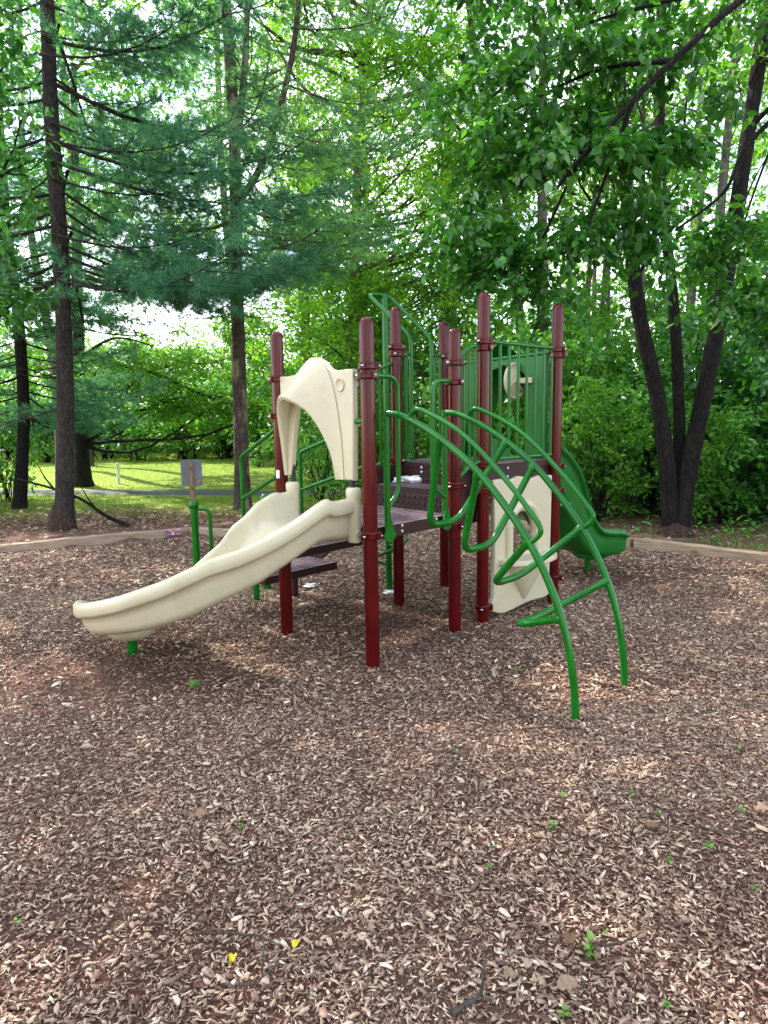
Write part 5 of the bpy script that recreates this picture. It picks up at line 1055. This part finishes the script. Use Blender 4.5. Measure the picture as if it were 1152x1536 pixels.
LV = [('tan leaf lying alone on the left of the mulch', -1.42, 3.05, .07, L_DEAD, .2, .95), ('purple-grey curled leaf left of centre', -.74, 2.52, .06, L_DEAD, .9, .55), ('large tan lobed leaf near the bottom right', .48, 1.67, .065, L_DEAD, .3, .62), ('small pale leaf up left of the large tan leaf', .39, 1.74, .036, L_DEAD, 1.0, .8), ('tan leaf at the right edge of the mulch', 1.45, 2.47, .06, L_DEAD, -.4, .6), ('dark purple leaf left of the largest low seedling', .53, 1.83, .05, L_DEAD, 1.2, .15), ('bright yellow petal near the bent dark twig', -.28, 1.83, .032, L_YELLOW, 1.3, .8), ('yellow sliver of leaf left of the bright yellow petal', -.46, 1.79, .03, L_YELLOW, 1.5, .2), ('brown leaf right of centre on the open mulch', .98, 2.36, .05, L_DEAD, .5, .3), ('orange-tan leaf at the bottom left of the large tan leaf', .33, 1.70, .045, L_DEAD, .2, .6)]
for k, q in enumerate(LV): leaf_thing(*q, k)

# grass and litter beyond the timbers
R8 = np.random.default_rng(808)
def blades(x, y, h, wv_, seed):
    r_ = np.random.default_rng(seed); n = len(x); a = r_.random(n) * 6.28; P = np.stack([x, y, out_z(x, y) - .005], 1)
    lean = np.stack([np.cos(a), np.sin(a), 0 * a], 1) * r_.uniform(.1, .8, (n, 1)); H = h * r_.uniform(.5, 1.2, n); sd_ = np.stack([-np.sin(a), np.cos(a), 0 * a], 1) * wv_
    v = np.stack([P - sd_, P + sd_, P + (lean + V([0, 0, 1.])) * H[:, None]], 1).reshape(-1, 3)
    return v, np.arange(3 * n), 3, np.repeat(np.clip(r_.normal(.5, .22, n), 0, 1), 3)
n = 60000; x = R8.uniform(-12, .5, n); y = R8.uniform(9.6, 15.3, n)
den = np.clip((y - 10.0) / 1.6, .05, 1) * (.35 + .65 * (np.sin(x * 2.3 + np.sin(y * 1.7)) * np.sin(y * 2.1 + x) > -.25)) * np.where(np.hypot(x + 4.4, y - 9.4) < 1.6, .12, 1)
yc = np.interp(x, [p[0] for p in pc], [p[1] for p in pc]); k = (R8.random(n) < den) & ~in_poly(x, y) & (np.abs(y - yc) > .68)
gA = blades(x[k], y[k], .055, .004, 1)
n = 52000; x = R8.uniform(-16, 2, n); y = 15.0 + 11 * R8.random(n) ** 1.3; yc = np.interp(x, [p[0] for p in pc], [p[1] for p in pc]); k = np.abs(y - yc) > .68
gB_ = blades(x[k], y[k], .03, .010, 2)
n = 30000; x = R8.uniform(1.2, 8, n); y = R8.uniform(5.6, 10.8, n); dd = (y - np.interp(x, [1.3, 2.9, 5.7], [10.0, 7.83, 5.42])); k = (dd > .16) & (dd < 1.5) & (R8.random(n) < np.exp(-np.maximum(dd - .3, 0) / .8)) & (R8.random(n) < .45 + .4 * np.sin(x * 3 + y)) & (np.hypot(x - 3.62, y - 8.4) > .42)
gC = blades(x[k], y[k], .085, .005, 3)
v, f, p, r = join_geo([gA, gB_, gC]); tag(raw_mesh('grass', v, f, p, L_GRASS, r), 'short grass growing beyond the timber edging and over the lawn', 'grass', kind='stuff')
n = 5200; x = np.concatenate([R8.normal(-4.4, 1.7, 2600), R8.uniform(1.3, 8, 2600)]); y = np.concatenate([R8.normal(10.3, .75, 2600), R8.uniform(5.6, 13, 2600)]); k = ~in_poly(x, y) & (np.abs(y - np.interp(x, [-9.2, -2.6, 1.3, 5.7], [5.5, 9.2, 10.1, 5.5])) > .12); x, y = x[k], y[k]; n = len(x)
a = R8.random(n) * 6.28; v, f, p, r = leaf_geo(np.stack([x, y, out_z(x, y) + R8.uniform(.004, .03, n)], 1), np.stack([np.cos(a), np.sin(a), R8.normal(0, .2, n)], 1), np.stack([R8.normal(0, .4, n), R8.normal(0, .4, n), np.ones(n)], 1), R8.uniform(.04, .10, n), R8.uniform(.02, .055, n), np.clip(R8.normal(.55, .28, n), 0, 1))
tag(raw_mesh('leaf_litter', v, f, p, L_DEAD, r), 'dry fallen leaves scattered under the pines and along the wood', 'leaf litter', kind='stuff')

n = 5200; x = R8.uniform(1.2, 8.5, n); y = R8.uniform(5.8, 12.5, n); dd = y - np.interp(x, [1.3, 2.9, 5.7, 8.5], [10.0, 7.83, 5.42, 3.4]); k = (dd > .35) & (dd < 4.2) & (np.hypot(x - 3.62, y - 8.4) > .5) & (np.sin(x * 2.2 + 1) * np.sin(y * 2.7) > -.45); x, y = x[k], y[k]; n = len(x)
a = R8.random(n) * 6.28; v, f, p, r = leaf_geo(np.stack([x, y, out_z(x, y) + R8.random(n) ** 1.6 * .26 + .01], 1), np.stack([np.cos(a), np.sin(a), R8.normal(.1, .35, n)], 1), np.stack([R8.normal(0, .4, n), R8.normal(0, .4, n), np.ones(n)], 1), R8.uniform(.05, .12, n), R8.uniform(.025, .06, n), np.clip(R8.normal(.5, .22, n), 0, 1), fine=True)
tag(raw_mesh('ground_cover', v, f, p, L_SHRUB, r), 'low leafy ground cover between the right timbers and the wood', 'ground cover', kind='stuff')
